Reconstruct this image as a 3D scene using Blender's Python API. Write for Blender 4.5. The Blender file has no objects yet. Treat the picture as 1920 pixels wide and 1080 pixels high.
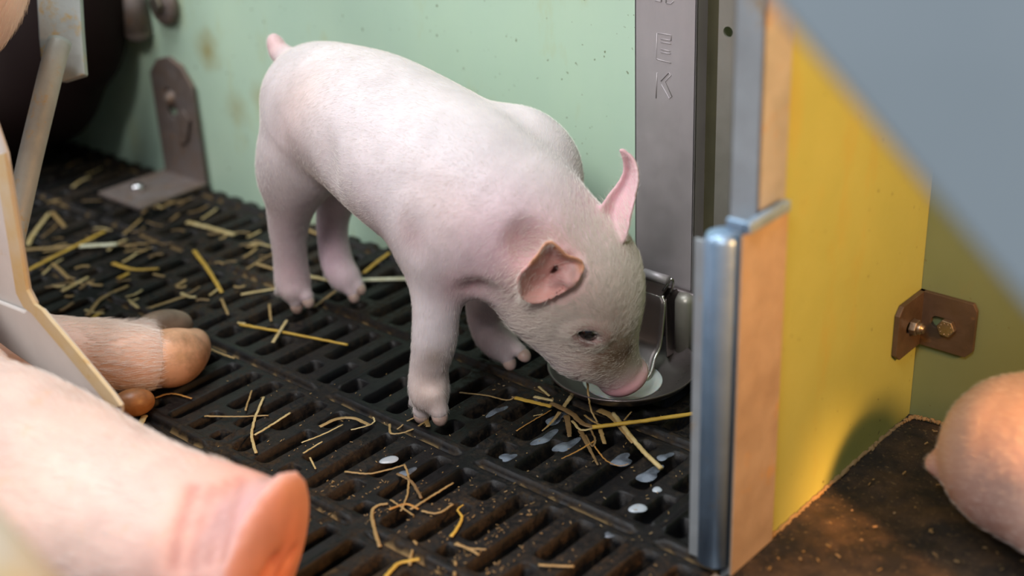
import bpy, bmesh, math, random
import numpy as np
from mathutils import Vector, Matrix
rnd = random.Random(7)
nrng = np.random.default_rng(11)
S = bpy.context.scene
COL = S.collection

# ------------------------------------------------------------------ camera
FPX, PITCH, ROLL, YAW = 2590.7, .4411, .0437, .7341
CAM = np.array([0, 0, .52])
FW = np.array([-math.sin(YAW)*math.cos(PITCH), math.cos(YAW)*math.cos(PITCH), -math.sin(PITCH)])
RT0 = np.array([math.cos(YAW), math.sin(YAW), 0.]); DN0 = np.cross(FW, RT0)
RT = math.cos(ROLL)*RT0 + math.sin(ROLL)*DN0
DN = -math.sin(ROLL)*RT0 + math.cos(ROLL)*DN0
cd = bpy.data.cameras.new('camera'); cam = bpy.data.objects.new('camera', cd); COL.objects.link(cam)
cd.sensor_width = 36; cd.lens = FPX/1920*36
cd.clip_start = .02; cd.clip_end = 50
m = Matrix.Identity(4)
for i in range(3):
    m[i][0] = RT[i]; m[i][1] = -DN[i]; m[i][2] = -FW[i]; m[i][3] = CAM[i]
cam.matrix_world = m
cd.dof.use_dof = True; cd.dof.focus_distance = 1.0; cd.dof.aperture_fstop = 3.2
S.camera = cam
vs = S.view_settings
S.display_settings.display_device = 'sRGB'
vs.view_transform = 'Standard'; vs.look = 'None'; vs.gamma = 1; vs.use_curve_mapping = False
vs.exposure = 0.0

# ------------------------------------------------------------------ light
w = bpy.data.worlds.new('world'); S.world = w; w.use_nodes = True
w.node_tree.nodes['Background'].inputs[0].default_value = (.62, .74, 1.0, 1)
w.node_tree.nodes['Background'].inputs[1].default_value = .16
def area(name, loc, target, size, power, col, sy=None):
    l = bpy.data.lights.new(name, 'AREA'); l.energy = power; l.color = col; l.size = size
    if sy: l.shape = 'RECTANGLE'; l.size_y = sy
    o = bpy.data.objects.new(name, l); COL.objects.link(o); o.location = loc
    o.rotation_euler = (Vector(target)-Vector(loc)).to_track_quat('-Z', 'Y').to_euler()
    return o
area('barn_ceiling_light', (-.95, .25, 1.9), (-.72, .66, .1), .7, 23, (.93, .97, 1.0))
area('barn_window_light', (-2.15, -.62, 1.5), (-.75, .6, .1), .9, 21, (1.0, .975, .95))
area('front_fill_light', (.25, -1.4, 2.2), (-.75, .6, .1), .7, 50, (1.0, .96, .93))  # fill lamp added in front to brighten the piglet's face
hl = bpy.data.lights.new('heat_lamp_light', 'SPOT'); hl.energy = 16; hl.color = (1.0, .45, .13)
hl.shadow_soft_size = .05; hl.spot_size = 2.6; hl.spot_blend = .5
ho = bpy.data.objects.new('heat_lamp_light', hl); COL.objects.link(ho); ho.location = (.10, .62, .36)
ho.rotation_euler = (Vector((-.35, .6, .05))-Vector(ho.location)).to_track_quat('-Z', 'Y').to_euler()

hb = bpy.data.lights.new('heat_lamp_extra_spot', 'SPOT'); hb.energy = 38; hb.color = (1.0, .42, .11)     # extra spot added for the orange patch on the second piglet
hb.shadow_soft_size = .03; hb.spot_size = .19; hb.spot_blend = .9
hbo = bpy.data.objects.new('heat_lamp_extra_spot', hb); COL.objects.link(hbo); hbo.location = ho.location
hbo.rotation_euler = (Vector((-.238, .686, .092))-Vector(hbo.location)).to_track_quat('-Z', 'Y').to_euler()

# ------------------------------------------------------------------ helpers: points
def ray(px, py): return FW + RT*(px-960)/FPX + DN*(py-540)/FPX
def at(px, py, t): return CAM + t*ray(px, py)
def on(px, py, ax, v):
    d = ray(px, py); return CAM + d*((v-CAM[ax])/d[ax])
def onz(px, py, z=0.): return on(px, py, 2, z)
def ony(px, py, y): return on(px, py, 1, y)
def onx(px, py, x): return on(px, py, 0, x)
def depth(P): return float(np.dot(np.array(P)-CAM, FW))

# ------------------------------------------------------------------ helpers: objects
def tag(o, label=None, cat=None, group=None, kind=None):
    if label: o['label'] = label
    if cat: o['category'] = cat
    if group: o['group'] = group
    if kind: o['kind'] = kind
    return o
def thing(name, label, cat, loc, group=None):
    o = bpy.data.objects.new(name, None); COL.objects.link(o); o.location = loc
    o.empty_display_size = .01
    return tag(o, label, cat, group)
def root_loc(p):
    v = Vector((0, 0, 0))
    while p is not None:
        v += p.location; p = p.parent
    return v
def link(name, me, mat, parent=None, smooth=False, origin=None):
    """mesh in world coordinates becomes an object; children keep their root's origin"""
    o = bpy.data.objects.new(name, me); COL.objects.link(o)
    off = Vector((0, 0, 0))
    if parent is not None:
        o.parent = parent; off = root_loc(parent)
    elif origin is not None:
        off = Vector(origin); o.location = off
    if off.length > 0:
        me.transform(Matrix.Translation(-off))
    if mat: me.materials.append(mat)
    if smooth and len(me.polygons):
        me.polygons.foreach_set('use_smooth', np.ones(len(me.polygons), bool))
    return o
def bmo(name, bm, mat, parent=None, smooth=False, bevel=0, origin=None, seg=2, sub=0):
    bmesh.ops.recalc_face_normals(bm, faces=bm.faces)
    me = bpy.data.meshes.new(name); bm.to_mesh(me); bm.free()
    o = link(name, me, mat, parent, smooth, origin)
    if bevel:
        b = o.modifiers.new('bevel', 'BEVEL'); b.width = bevel; b.segments = seg; b.limit_method = 'ANGLE'; b.angle_limit = .6
        me.polygons.foreach_set('use_smooth', np.ones(len(me.polygons), bool))
        wn = o.modifiers.new('wn', 'WEIGHTED_NORMAL'); wn.keep_sharp = False
    if sub:
        s = o.modifiers.new('sub', 'SUBSURF'); s.levels = s.render_levels = sub
    return o
def box(bm, lo, hi):
    v = [bm.verts.new((x, y, z)) for x in (lo[0], hi[0]) for y in (lo[1], hi[1]) for z in (lo[2], hi[2])]
    for f in ((0, 1, 3, 2), (4, 6, 7, 5), (0, 4, 5, 1), (2, 3, 7, 6), (0, 2, 6, 4), (1, 5, 7, 3)):
        bm.faces.new([v[i] for i in f])
def prism(bm, pts, vec):
    pts = [Vector(p) for p in pts]; vec = Vector(vec)
    a = [bm.verts.new(p) for p in pts]; b = [bm.verts.new(p+vec) for p in pts]
    bm.faces.new(a); bm.faces.new(b[::-1])
    n = len(pts)
    for i in range(n):
        bm.faces.new((a[i], a[(i+1) % n], b[(i+1) % n], b[i]))
def frame_of(d):
    d = Vector(d).normalized(); u = d.orthogonal().normalized(); return u, d.cross(u)
def tube(bm, pts, rads, n=16, cap=True, flat=1.0, up=None):
    pts = [Vector(p) for p in pts]
    if not hasattr(rads, '__len__'): rads = [rads]*len(pts)
    rings = []; u = None
    for i, p in enumerate(pts):
        d = (pts[min(i+1, len(pts)-1)]-pts[max(i-1, 0)]).normalized()
        if up is not None:
            v = Vector(up)-d*d.dot(Vector(up)); v.normalize(); u = d.cross(v)
        else:
            if u is None: u = d.orthogonal().normalized()
            else:
                u = (u-d*u.dot(d)).normalized()
            v = d.cross(u)
        rings.append([bm.verts.new(p+(u*math.cos(t)+v*math.sin(t)*flat)*rads[i]) for t in [2*math.pi*k/n for k in range(n)]])
    for a, b in zip(rings[:-1], rings[1:]):
        for k in range(n):
            bm.faces.new((a[k], a[(k+1) % n], b[(k+1) % n], b[k]))
    if cap:
        bm.faces.new(rings[0][::-1]); bm.faces.new(rings[-1])
def lathe(bm, c, axis, prof, n=32):
    """prof: (radius, height along axis)"""
    ax = Vector(axis).normalized(); u, v = frame_of(ax); c = Vector(c)
    rings = []
    for r, h in prof:
        if r < 1e-6: rings.append([bm.verts.new(c+ax*h)])
        else: rings.append([bm.verts.new(c+ax*h+(u*math.cos(t)+v*math.sin(t))*r) for t in [2*math.pi*k/n for k in range(n)]])
    for a, b in zip(rings[:-1], rings[1:]):
        for k in range(n):
            k2 = (k+1) % n
            if len(a) == 1 and len(b) == 1: continue
            if len(a) == 1: bm.faces.new((a[0], b[k], b[k2]))
            elif len(b) == 1: bm.faces.new((a[k], a[k2], b[0]))
            else: bm.faces.new((a[k], a[k2], b[k2], b[k]))
def spline(pts, n):
    """Catmull-Rom through pts"""
    P = [np.array(p, float) for p in pts]
    if len(P) == 2: return [P[0]+(P[1]-P[0])*t for t in np.linspace(0, 1, n)]
    P = [2*P[0]-P[1]]+P+[2*P[-1]-P[-2]]
    out = []; segs = len(P)-3
    for i in range(n):
        t = i/(n-1)*segs; k = min(int(t), segs-1); t -= k
        a, b, c, d = P[k:k+4]
        out.append(.5*((2*b)+(-a+c)*t+(2*a-5*b+4*c-d)*t*t+(-a+3*b-3*c+d)*t**3))
    return out

# ------------------------------------------------------------------ helpers: smooth solids (distance field -> one skin)
def V(*a): return np.array(a, np.float32)
def d_cone(P, a, b, r1, r2):
    a = np.asarray(a, np.float32); b = np.asarray(b, np.float32); ab = b-a
    t = np.clip(((P-a)@ab)/max(float(ab@ab), 1e-9), 0, 1)
    return np.sqrt(((P-a-t[..., None]*ab)**2).sum(-1))-(r1+(r2-r1)*t)
def d_ell(P, c, R, B=None):
    q = P-np.asarray(c, np.float32)
    if B is not None: q = q@np.asarray(B, np.float32).T
    R = np.asarray(R, np.float32)
    k0 = np.sqrt(((q/R)**2).sum(-1)); k1 = np.sqrt(((q/(R*R))**2).sum(-1))
    return k0*(k0-1)/np.maximum(k1, 1e-6)
def d_cloud(P, pts, th):
    sh = P.shape[:-1]; Q = P.reshape(-1, 3); pts = np.asarray(pts, np.float32)
    out = np.empty(len(Q), np.float32); pn = (pts**2).sum(1)
    for i in range(0, len(Q), 6000):
        q = Q[i:i+6000]
        out[i:i+6000] = np.sqrt(np.maximum((q**2).sum(1)[:, None]+pn[None]-2*q@pts.T, 0).min(1))
    return out.reshape(sh)-th
class Solid:
    def __init__(s, lo, hi, h):
        s.lo = np.array(lo, np.float32); s.h = h
        s.n = np.ceil((np.array(hi)-s.lo)/h).astype(int)+1
        s.g = np.full(s.n, .05, np.float32)
    def _box(s, lo, hi, m):
        a = np.clip(np.floor((np.array(lo)-m-s.lo)/s.h).astype(int), 0, s.n-1)
        b = np.clip(np.ceil((np.array(hi)+m-s.lo)/s.h).astype(int)+1, 1, s.n)
        if np.any(b-a < 2): return None, None
        sl = tuple(slice(i, j) for i, j in zip(a, b))
        ax = [s.lo[i]+s.h*np.arange(a[i], b[i], dtype=np.float32) for i in range(3)]
        return sl, np.stack(np.meshgrid(*ax, indexing='ij'), -1)
    def _mix(s, sl, d, k, sub):
        g = s.g[sl]
        if sub:
            hh = np.clip(.5-.5*(g+d)/k, 0, 1); s.g[sl] = g+(-d-g)*hh+k*hh*(1-hh)
        else:
            hh = np.clip(.5+.5*(d-g)/k, 0, 1); s.g[sl] = d+(g-d)*hh-k*hh*(1-hh)
    def cone(s, a, b, r1, r2, k=.01, sub=False):
        a = np.array(a); b = np.array(b); r = max(r1, r2)
        sl, P = s._box(np.minimum(a, b)-r, np.maximum(a, b)+r, k+.006)
        if sl is not None: s._mix(sl, d_cone(P, a, b, r1, r2), k, sub)
    def chain(s, pts, k=.01, ki=.004, n=4):
        if len(pts) > 2:
            pts = [(q[:3], max(.001, q[3])) for q in spline([np.append(p, r) for p, r in pts], n*(len(pts)-1)+1)]
        P_ = np.array([p for p, r in pts]); mr = max(r for p, r in pts)
        sl, P = s._box(P_.min(0)-mr, P_.max(0)+mr, k+.006)
        if sl is None: return
        d = None
        for (a, r1), (b, r2) in zip(pts[:-1], pts[1:]):
            e = d_cone(P, a, b, r1, r2)
            if d is None: d = e
            else:
                hh = np.clip(.5+.5*(e-d)/ki, 0, 1); d = e+(d-e)*hh-ki*hh*(1-hh)
        s._mix(sl, d, k, False)
    def ell(s, c, R, B=None, k=.01, sub=False):
        r = max(R); c = np.array(c)
        sl, P = s._box(c-r, c+r, k+.006)
        if sl is not None: s._mix(sl, d_ell(P, c, R, B), k, sub)
    def cloud(s, pts, th, k=.003):
        sl, P = s._box(pts.min(0)-th, pts.max(0)+th, k+.004)
        if sl is not None: s._mix(sl, d_cloud(P, pts, th), k, False)
    def dist(s, p):
        q = (np.asarray(p)-s.lo)/s.h; i = np.clip(np.floor(q).astype(int), 0, s.n-2); f = q-i; r = 0
        for c in range(8):
            o = np.array([c & 1, c >> 1 & 1, c >> 2 & 1]); r += s.g[tuple(i+o)]*np.prod(np.where(o, f, 1-f))
        return r
    def hit(s, px, py, t0=.5, t1=1.6):
        d = ray(px, py); t = t0
        while t < t1:
            p = CAM+d*t
            q = (p-s.lo)/s.h
            if np.all(q > 1) and np.all(q < s.n-2) and s.dist(p) < 0:
                e = .002
                n = np.array([s.dist(p+e*v)-s.dist(p-e*v) for v in np.eye(3)])
                return p, n/np.linalg.norm(n)
            t += .0005
        return at(px, py, 1.0), -FW
    def mesh(s, name, iters=2):
        g = s.g
        g[0] = g[-1] = .05; g[:, 0] = g[:, -1] = .05; g[:, :, 0] = g[:, :, -1] = .05
        neg = g < 0
        c = np.zeros(np.array(g.shape)-1, np.int8)
        offs = [(i, j, k) for i in (0, 1) for j in (0, 1) for k in (0, 1)]
        nx, ny, nz = c.shape
        for i, j, k in offs: c += neg[i:nx+i, j:ny+j, k:nz+k]
        act = np.argwhere((c > 0) & (c < 8))
        idx = np.full(c.shape, -1, np.int64); idx[tuple(act.T)] = np.arange(len(act))
        acc = np.zeros((len(act), 3)); cnt = np.zeros(len(act))
        for a in offs:
            for ax in range(3):
                if a[ax]: continue
                b = list(a); b[ax] = 1
                ga = g[tuple((act+a).T)]; gb = g[tuple((act+b).T)]
                x = (ga < 0) != (gb < 0)
                t = np.where(x, ga/np.where(x, ga-gb, 1), 0)
                p = np.tile(np.array(a, float), (len(act), 1)); p[:, ax] = t
                acc[x] += p[x]; cnt[x] += 1
        co = s.lo+s.h*(act+acc/cnt[:, None])
        quads = []
        for ax in range(3):
            sh = [slice(None)]*3; sh2 = [slice(None)]*3
            sh[ax] = slice(0, -1); sh2[ax] = slice(1, None)
            e = np.argwhere(neg[tuple(sh)] != neg[tuple(sh2)])
            u, v = (ax+1) % 3, (ax+2) % 3
            e = e[(e[:, u] > 0) & (e[:, v] > 0) & (e[:, u] < c.shape[u]) & (e[:, v] < c.shape[v])]
            def cell(du, dv):
                q = e.copy(); q[:, u] -= du; q[:, v] -= dv; return idx[tuple(q.T)]
            qd = np.stack([cell(1, 1), cell(0, 1), cell(0, 0), cell(1, 0)], 1)
            fl = ~neg[tuple(e.T)]
            qd[fl] = qd[fl][:, ::-1]
            quads.append(qd)
        F = np.concatenate(quads)
        F = F[(F >= 0).all(1)]
        for it in range(iters):
            sm = np.zeros_like(co); n = np.zeros(len(co))
            for a, b in ((0, 1), (1, 2), (2, 3), (3, 0)):
                for i, j in ((a, b), (b, a)):
                    n += np.bincount(F[:, i], minlength=len(co))
                    for ax in range(3): sm[:, ax] += np.bincount(F[:, i], co[F[:, j], ax], minlength=len(co))
            co = .45*co+.55*sm/np.maximum(n, 1)[:, None]
        return np_mesh(name, co, F)
def np_mesh(name, co, F):
    me = bpy.data.meshes.new(name)
    me.vertices.add(len(co)); me.vertices.foreach_set('co', np.asarray(co, np.float32).ravel())
    me.loops.add(F.size); me.loops.foreach_set('vertex_index', F.astype(np.int32).ravel())
    me.polygons.add(len(F)); me.polygons.foreach_set('loop_start', np.arange(0, F.size, F.shape[1], dtype=np.int32))
    me.update(calc_edges=True)
    return me
def vcol(me, base, blobs, name='skin', clouds=()):
    """skin colour (centre, radius, colour, strength)"""
    n = len(me.vertices); co = np.empty(n*3, np.float32); me.vertices.foreach_get('co', co); co = co.reshape(-1, 3)
    c = np.tile(np.array(base, np.float32), (n, 1))
    for p, r, col, s in blobs:
        k = s*np.exp(-(((co-np.array(p, np.float32))/np.array(r, np.float32))**2).sum(1))
        c += (np.array(col, np.float32)-c)*k[:, None]
    for pts, r, col, s in clouds:
        I = np.where(np.all((co > pts.min(0)-2*r) & (co < pts.max(0)+2*r), axis=1))[0]
        if len(I):
            d = np.maximum(d_cloud(co[I], pts[::(3 if len(pts) > 300 else 1)], 0), 0); k = s*np.clip(1.6-d/r, 0, 1); c[I] += (np.array(col, np.float32)-c[I])*k[:, None]
    a = me.color_attributes.new(name, 'FLOAT_COLOR', 'POINT')
    a.data.foreach_set('color', np.concatenate([c, np.ones((n, 1), np.float32)], 1).ravel())

# ------------------------------------------------------------------ helpers: materials
class M:
    def __init__(s, name, color=(.5, .5, .5), rough=.5, metal=0., **kw):
        s.m = bpy.data.materials.new(name); s.m.use_nodes = True; s.t = s.m.node_tree
        s.b = s.t.nodes['Principled BSDF']
        s.set('Base Color', (*color, 1)); s.set('Roughness', rough); s.set('Metallic', metal)
        for k, v in kw.items(): s.set(k.replace('_', ' '), v)
        s.tc = s.t.nodes.new('ShaderNodeTexCoord')
    def set(s, k, v): s.b.inputs[k].default_value = v
    def n(s, typ, **kw):
        x = s.t.nodes.new(typ)
        for k, v in kw.items(): setattr(x, k, v)
        return x
    def noise(s, scale, detail=4, rough=.6, stretch=None, seed=0.):
        x = s.n('ShaderNodeTexNoise'); x.inputs['Scale'].default_value = scale
        x.inputs['Detail'].default_value = detail; x.inputs['Roughness'].default_value = rough
        mp = s.n('ShaderNodeMapping'); mp.inputs['Location'].default_value = (seed, seed*.7, seed*1.3)
        if stretch: mp.inputs['Scale'].default_value = stretch
        s.t.links.new(s.tc.outputs['Object'], mp.inputs[0]); s.t.links.new(mp.outputs[0], x.inputs['Vector'])
        return x.outputs['Fac']
    def ramp(s, fac, stops):
        r = s.n('ShaderNodeValToRGB'); e = r.color_ramp.elements
        while len(e) < len(stops): e.new(.5)
        for el, (p, c) in zip(e, stops):
            el.position = p; el.color = (*c, 1) if hasattr(c, '__len__') else (c, c, c, 1)
        s.t.links.new(fac, r.inputs[0]); return r.outputs[0]
    def mix(s, fac, a, b, mode='MIX'):
        x = s.n('ShaderNodeMix', data_type='RGBA', blend_type=mode)
        for sock, val in ((x.inputs[0], fac), (x.inputs[6], a), (x.inputs[7], b)):
            if hasattr(val, 'links'): s.t.links.new(val, sock)
            elif hasattr(val, '__len__'): sock.default_value = (*val, 1)
            else: sock.default_value = val
        return x.outputs[2]
    def link(s, out, k): s.t.links.new(out, s.b.inputs[k]); return s
    def bump(s, h, dist=.001, strength=.5):
        x = s.n('ShaderNodeBump'); x.inputs['Strength'].default_value = strength; x.inputs['Distance'].default_value = dist
        s.t.links.new(h, x.inputs['Height']); s.t.links.new(x.outputs[0], s.b.inputs['Normal']); return s
def skin_mat(name, dirt=(.35, .22, .12), dirt_lo=.62, sss=.25, scale=(.006, .003, .002)):
    k = M(name, rough=.55)
    at_ = k.n('ShaderNodeAttribute', attribute_name='skin').outputs['Color']
    nz = k.ramp(k.noise(28, 5), [(.35, .86), (.65, 1.06)])
    c = k.mix(1, at_, nz, 'MULTIPLY')
    d = k.ramp(k.noise(60, 6, .7, seed=3), [(dirt_lo, 0), (dirt_lo+.16, .45)])
    c = k.mix(d, c, dirt)
    k.link(c, 'Base Color')
    k.set('Subsurface Weight', sss); k.set('Subsurface Radius', (1, .45, .3)); k.set('Subsurface Scale', scale[0])
    k.bump(k.noise(420, 4, .7, stretch=(1, .45, .45)), .0008, .35)
    return k.m
def metal_mat(name, c1, c2, rough=.4, metal=.8, rust=None, rust_lo=.6, scale=20, stretch=None, bump=.15):
    k = M(name, c1, rough, metal)
    c = k.mix(k.ramp(k.noise(scale, 6, stretch=stretch), [(.35, 0), (.7, 1)]), c1, c2)
    if rust:
        f = k.ramp(k.noise(scale*1.6, 7, .7, seed=5), [(rust_lo, 0), (rust_lo+.12, 1)])
        c = k.mix(f, c, rust)
        k.link(k.ramp(f, [(0, metal), (1, .1)]), 'Metallic')
    k.link(c, 'Base Color')
    k.link(k.ramp(k.noise(scale*3, 5, seed=2), [(.3, rough*.75), (.7, min(1, rough*1.35))]), 'Roughness')
    k.bump(k.noise(scale*12, 5), .0006, bump)
    return k.m
def plastic_wall(name, c1, c2, stain, lo=.6, patches=()):
    k = M(name, c1, .42)
    c = k.mix(k.ramp(k.noise(7, 5, stretch=(1, 1, .5)), [(.35, 0), (.7, 1)]), c1, c2)
    f = k.ramp(k.noise(16, 7, .65, stretch=(1, 1, .35), seed=4), [(lo, 0), (lo+.2, .75)])
    c = k.mix(f, c, stain)
    for p, r, s_ in patches:                                        # rust and muck stains of their own shape
        v = k.n('ShaderNodeVectorMath', operation='DISTANCE'); k.t.links.new(k.tc.outputs['Object'], v.inputs[0]); v.inputs[1].default_value = p
        a_ = k.n('ShaderNodeMath', operation='MULTIPLY_ADD'); k.t.links.new(k.noise(45, 5, seed=p[0]*9), a_.inputs[0]); a_.inputs[1].default_value = r*1.1
        k.t.links.new(v.outputs['Value'], a_.inputs[2])
        c = k.mix(k.ramp(a_.outputs[0], [(r*.7, s_), (r*1.7, 0)]), c, (.34, .27, .08))
    sp = k.ramp(k.noise(210, 2, .4, seed=9), [(.73, 0), (.77, .8)])
    c = k.mix(sp, c, (.12, .13, .05))
    k.link(c, 'Base Color')
    k.link(k.ramp(k.noise(30, 5, seed=1), [(.3, .32), (.7, .55)]), 'Roughness')
    k.bump(k.noise(160, 4), .0004, .12)
    k.set('Subsurface Weight', .15); k.set('Subsurface Scale', .01); k.set('Subsurface Radius', (.8, 1, .7))
    return k.m

MAT = {}
MAT['green'] = plastic_wall('pale_green_plastic', (.45, .615, .49), (.50, .66, .505), (.46, .46, .20), .55, (((-1.135, .816, .155), .022, .75), ((-1.10, .816, .10), .020, .45), ((-1.225, .816, .095), .012, .6), ((-1.06, .816, .12), .016, .4), ((-.86, .816, .0), .05, .5), ((-1.02, .816, .0), .035, .45), ((-1.27, .816, .15), .03, .35)))
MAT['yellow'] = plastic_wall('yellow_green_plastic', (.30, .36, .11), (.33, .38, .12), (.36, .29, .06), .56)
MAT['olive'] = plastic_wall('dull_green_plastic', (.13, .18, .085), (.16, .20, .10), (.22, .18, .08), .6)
k = M('black_floor_plastic', rough=.42)
dz = k.ramp(k.noise(9, 8, .7), [(.40, 0), (.72, 1)])
fine = k.ramp(k.noise(170, 4, .7, seed=2), [(.42, 0), (.62, 1)])
dirt = k.mix(1, dz, fine, 'MULTIPLY')
gx = k.n('ShaderNodeAttribute', attribute_name='grime').outputs['Color']
dirt = k.mix(1, dirt, gx, 'ADD')
base = k.mix(k.ramp(k.noise(40, 5, seed=8), [(.3, 0), (.7, 1)]), (.0032, .0034, .0042), (.0065, .0067, .0075))
k.set('Specular IOR Level', .28)
dcol = k.mix(k.ramp(k.noise(300, 3, seed=6), [(.4, 0), (.65, 1)]), (.016, .009, .0036), (.055, .032, .011))
crust = k.ramp(gx, [(.45, 0), (.85, .8)])
k.link(k.mix(crust, k.mix(dirt, base, dcol), (.20, .135, .06)), 'Base Color')
k.link(k.ramp(dirt, [(0, .36), (.6, .9)]), 'Roughness')
k.bump(k.noise(420, 5, .75), .0009, .4)
MAT['floor'] = k.m
MAT['pit'] = M('dark_pit', (.004, .004, .004), .9).m
k = M('rubber_mat', rough=.85)
c = k.mix(k.ramp(k.noise(26, 7, .7), [(.42, 0), (.66, 1)]), (.008, .0068, .0055), (.060, .037, .019))
c = k.mix(k.ramp(k.noise(330, 3, .6, seed=3), [(.60, 0), (.72, .8)]), c, (.16, .11, .05))
k.link(c, 'Base Color'); k.bump(k.noise(130, 6, .7), .003, .6); MAT['mat'] = k.m
MAT['dust'] = M('tan_dust', (.30, .21, .10), .95); MAT['dust'].bump(MAT['dust'].noise(700, 5), .002, .8); MAT['dust'] = MAT['dust'].m
MAT['stainless'] = metal_mat('stainless_steel', (.21, .18, .175), (.15, .125, .125), .34, .85, (.20, .15, .09), .70, 14, (1, 1, .25), .1)
MAT['post'] = metal_mat('dull_stainless_post', (.47, .43, .445), (.36, .33, .345), .45, .5, (.20, .14, .07), .72, 12, (1, 1, .3), .15)
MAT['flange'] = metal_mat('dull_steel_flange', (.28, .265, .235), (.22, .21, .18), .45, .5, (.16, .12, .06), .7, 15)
MAT['recessshade'] = metal_mat('olive_recess_shade', (.12, .11, .06), (.09, .085, .05), .5, .4, (.14, .10, .04), .7, 15)  # dark olive that stands in for the shade beside the post
MAT['bright'] = metal_mat('polished_steel', (.55, .53, .50), (.42, .40, .38), .22, 1.0, None, 1, 20)
MAT['galv'] = metal_mat('galvanised_steel', (.30, .45, .62), (.24, .37, .53), .4, .5, (.40, .30, .14), .62, 22)  # blue cast of the sky put into the base colour
MAT['galvold'] = metal_mat('old_galvanised_steel', (.38, .40, .39), (.29, .31, .31), .6, .2, (.42, .28, .09), .54, 24, None, .35)
MAT['galvpost'] = metal_mat('weathered_galvanised_steel', (.39, .43, .46), (.31, .34, .36), .5, .4, (.34, .25, .15), .6, 18)
MAT['faceplate'] = metal_mat('lamp_tinted_steel', (.40, .34, .27), (.31, .25, .19), .55, .25, (.40, .26, .12), .58, 22)  # heat lamp's orange put into the steel colour, with rust patches over it
MAT['rust'] = metal_mat('rusty_steel', (.23, .195, .185), (.22, .15, .11), .5, .45, (.22, .12, .06), .56, 30, None, .4)
MAT['bronze'] = metal_mat('stained_steel_bracket', (.12, .085, .06), (.075, .055, .04), .5, .5, (.15, .09, .04), .60, 34, None, .3)
MAT['bolt'] = metal_mat('bolt_steel', (.38, .34, .28), (.26, .22, .17), .35, .9, (.22, .13, .05), .62, 60)
MAT['whitebolt'] = metal_mat('shiny_bolt_steel', (.7, .7, .72), (.55, .55, .58), .25, 1.0, None, 1, 60)
MAT['pale'] = metal_mat('pale_grey_metal', (.62, .61, .59), (.52, .52, .51), .6, .05, (.50, .34, .12), .60, 12, None, .2)
MAT['yellowrail'] = metal_mat('stained_rail_metal', (.46, .44, .34), (.40, .42, .42), .6, .1, (.55, .40, .08), .5, 9)
MAT['ochre'] = metal_mat('ochre_stained_metal', (.50, .36, .15), (.52, .45, .32), .65, .0, (.42, .24, .05), .60, 25)
MAT['gate'] = metal_mat('grey_gate_metal', (.29, .36, .41), (.25, .315, .36), .6, .0, None, 1, 5)
MAT['darkbrown'] = M('very_dark_brown', (.008, .0025, .002), .7, Specular_IOR_Level=.2).m
MAT['dark'] = M('dark_hole', (.006, .006, .006), .8).m
MAT['milk'] = M('milk', (.78, .80, .80), .12, Subsurface_Weight=.3, Subsurface_Scale=.004).m
MAT['milkdrop'] = M('milk_drop', (.42, .47, .52), .12, Alpha=.85).m
k = M('thin_milk', (.26, .31, .38), .12)
k.link(k.ramp(k.noise(70, 3, .5), [(.34, .10), (.62, .62)]), 'Alpha'); MAT['milkthin'] = k.m
MAT['eye'] = M('eye_dark', (.010, .007, .006), .06, Coat_Weight=1.0).m
MAT['piglet'] = skin_mat('piglet_skin', (.50, .36, .20), .66, .15, (.003,))
MAT['sow'] = skin_mat('sow_skin', (.72, .40, .20), .58, .3, (.012,))
MAT['facehair'] = M('tan_face_hair', (.84, .76, .68), .45).m
MAT['hair'] = M('white_hair', (.80, .74, .70), .5).m
def horn(name, a, b):
    k = M(name, a, .4); k.link(k.mix(k.ramp(k.noise(55, 5), [(.4, 0), (.68, 1)]), a, b), 'Base Color')
    k.bump(k.noise(160, 4, stretch=(1, 1, 4)), .0006, .3); k.set('Subsurface Weight', .15); k.set('Subsurface Scale', .004); return k.m
MAT['hoofpink'] = horn('pink_hoof_horn', (.62, .34, .20), (.30, .17, .09))
MAT['hoofgrey'] = horn('grey_brown_hoof_horn', (.24, .16, .11), (.14, .09, .06))
MAT['hoofbrown'] = horn('orange_brown_hoof_horn', (.38, .17, .06), (.20, .09, .04))
MAT['claw'] = horn('piglet_hoof_horn', (.56, .41, .36), (.34, .23, .18))
def straw_mat(name, a, b, rough=.5):
    k = M(name, a, rough); k.link(k.mix(k.ramp(k.noise(90, 5), [(.35, 0), (.7, 1)]), a, b), 'Base Color')
    k.bump(k.noise(900, 3), .0004, .4); return k.m
MAT['s_yellow'] = straw_mat('yellow_straw', (.50, .32, .045), (.38, .22, .03))
MAT['s_pale'] = straw_mat('pale_straw', (.50, .40, .20), (.36, .25, .09))
MAT['s_white'] = straw_mat('bleached_straw', (.62, .62, .48), (.50, .45, .28))
MAT['s_brown'] = straw_mat('brown_straw', (.20, .125, .05), (.13, .075, .028))
MAT['s_tan'] = straw_mat('tan_straw', (.33, .22, .09), (.24, .15, .05))
MAT['s_orange'] = straw_mat('orange_straw', (.42, .21, .045), (.28, .13, .03))

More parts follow.
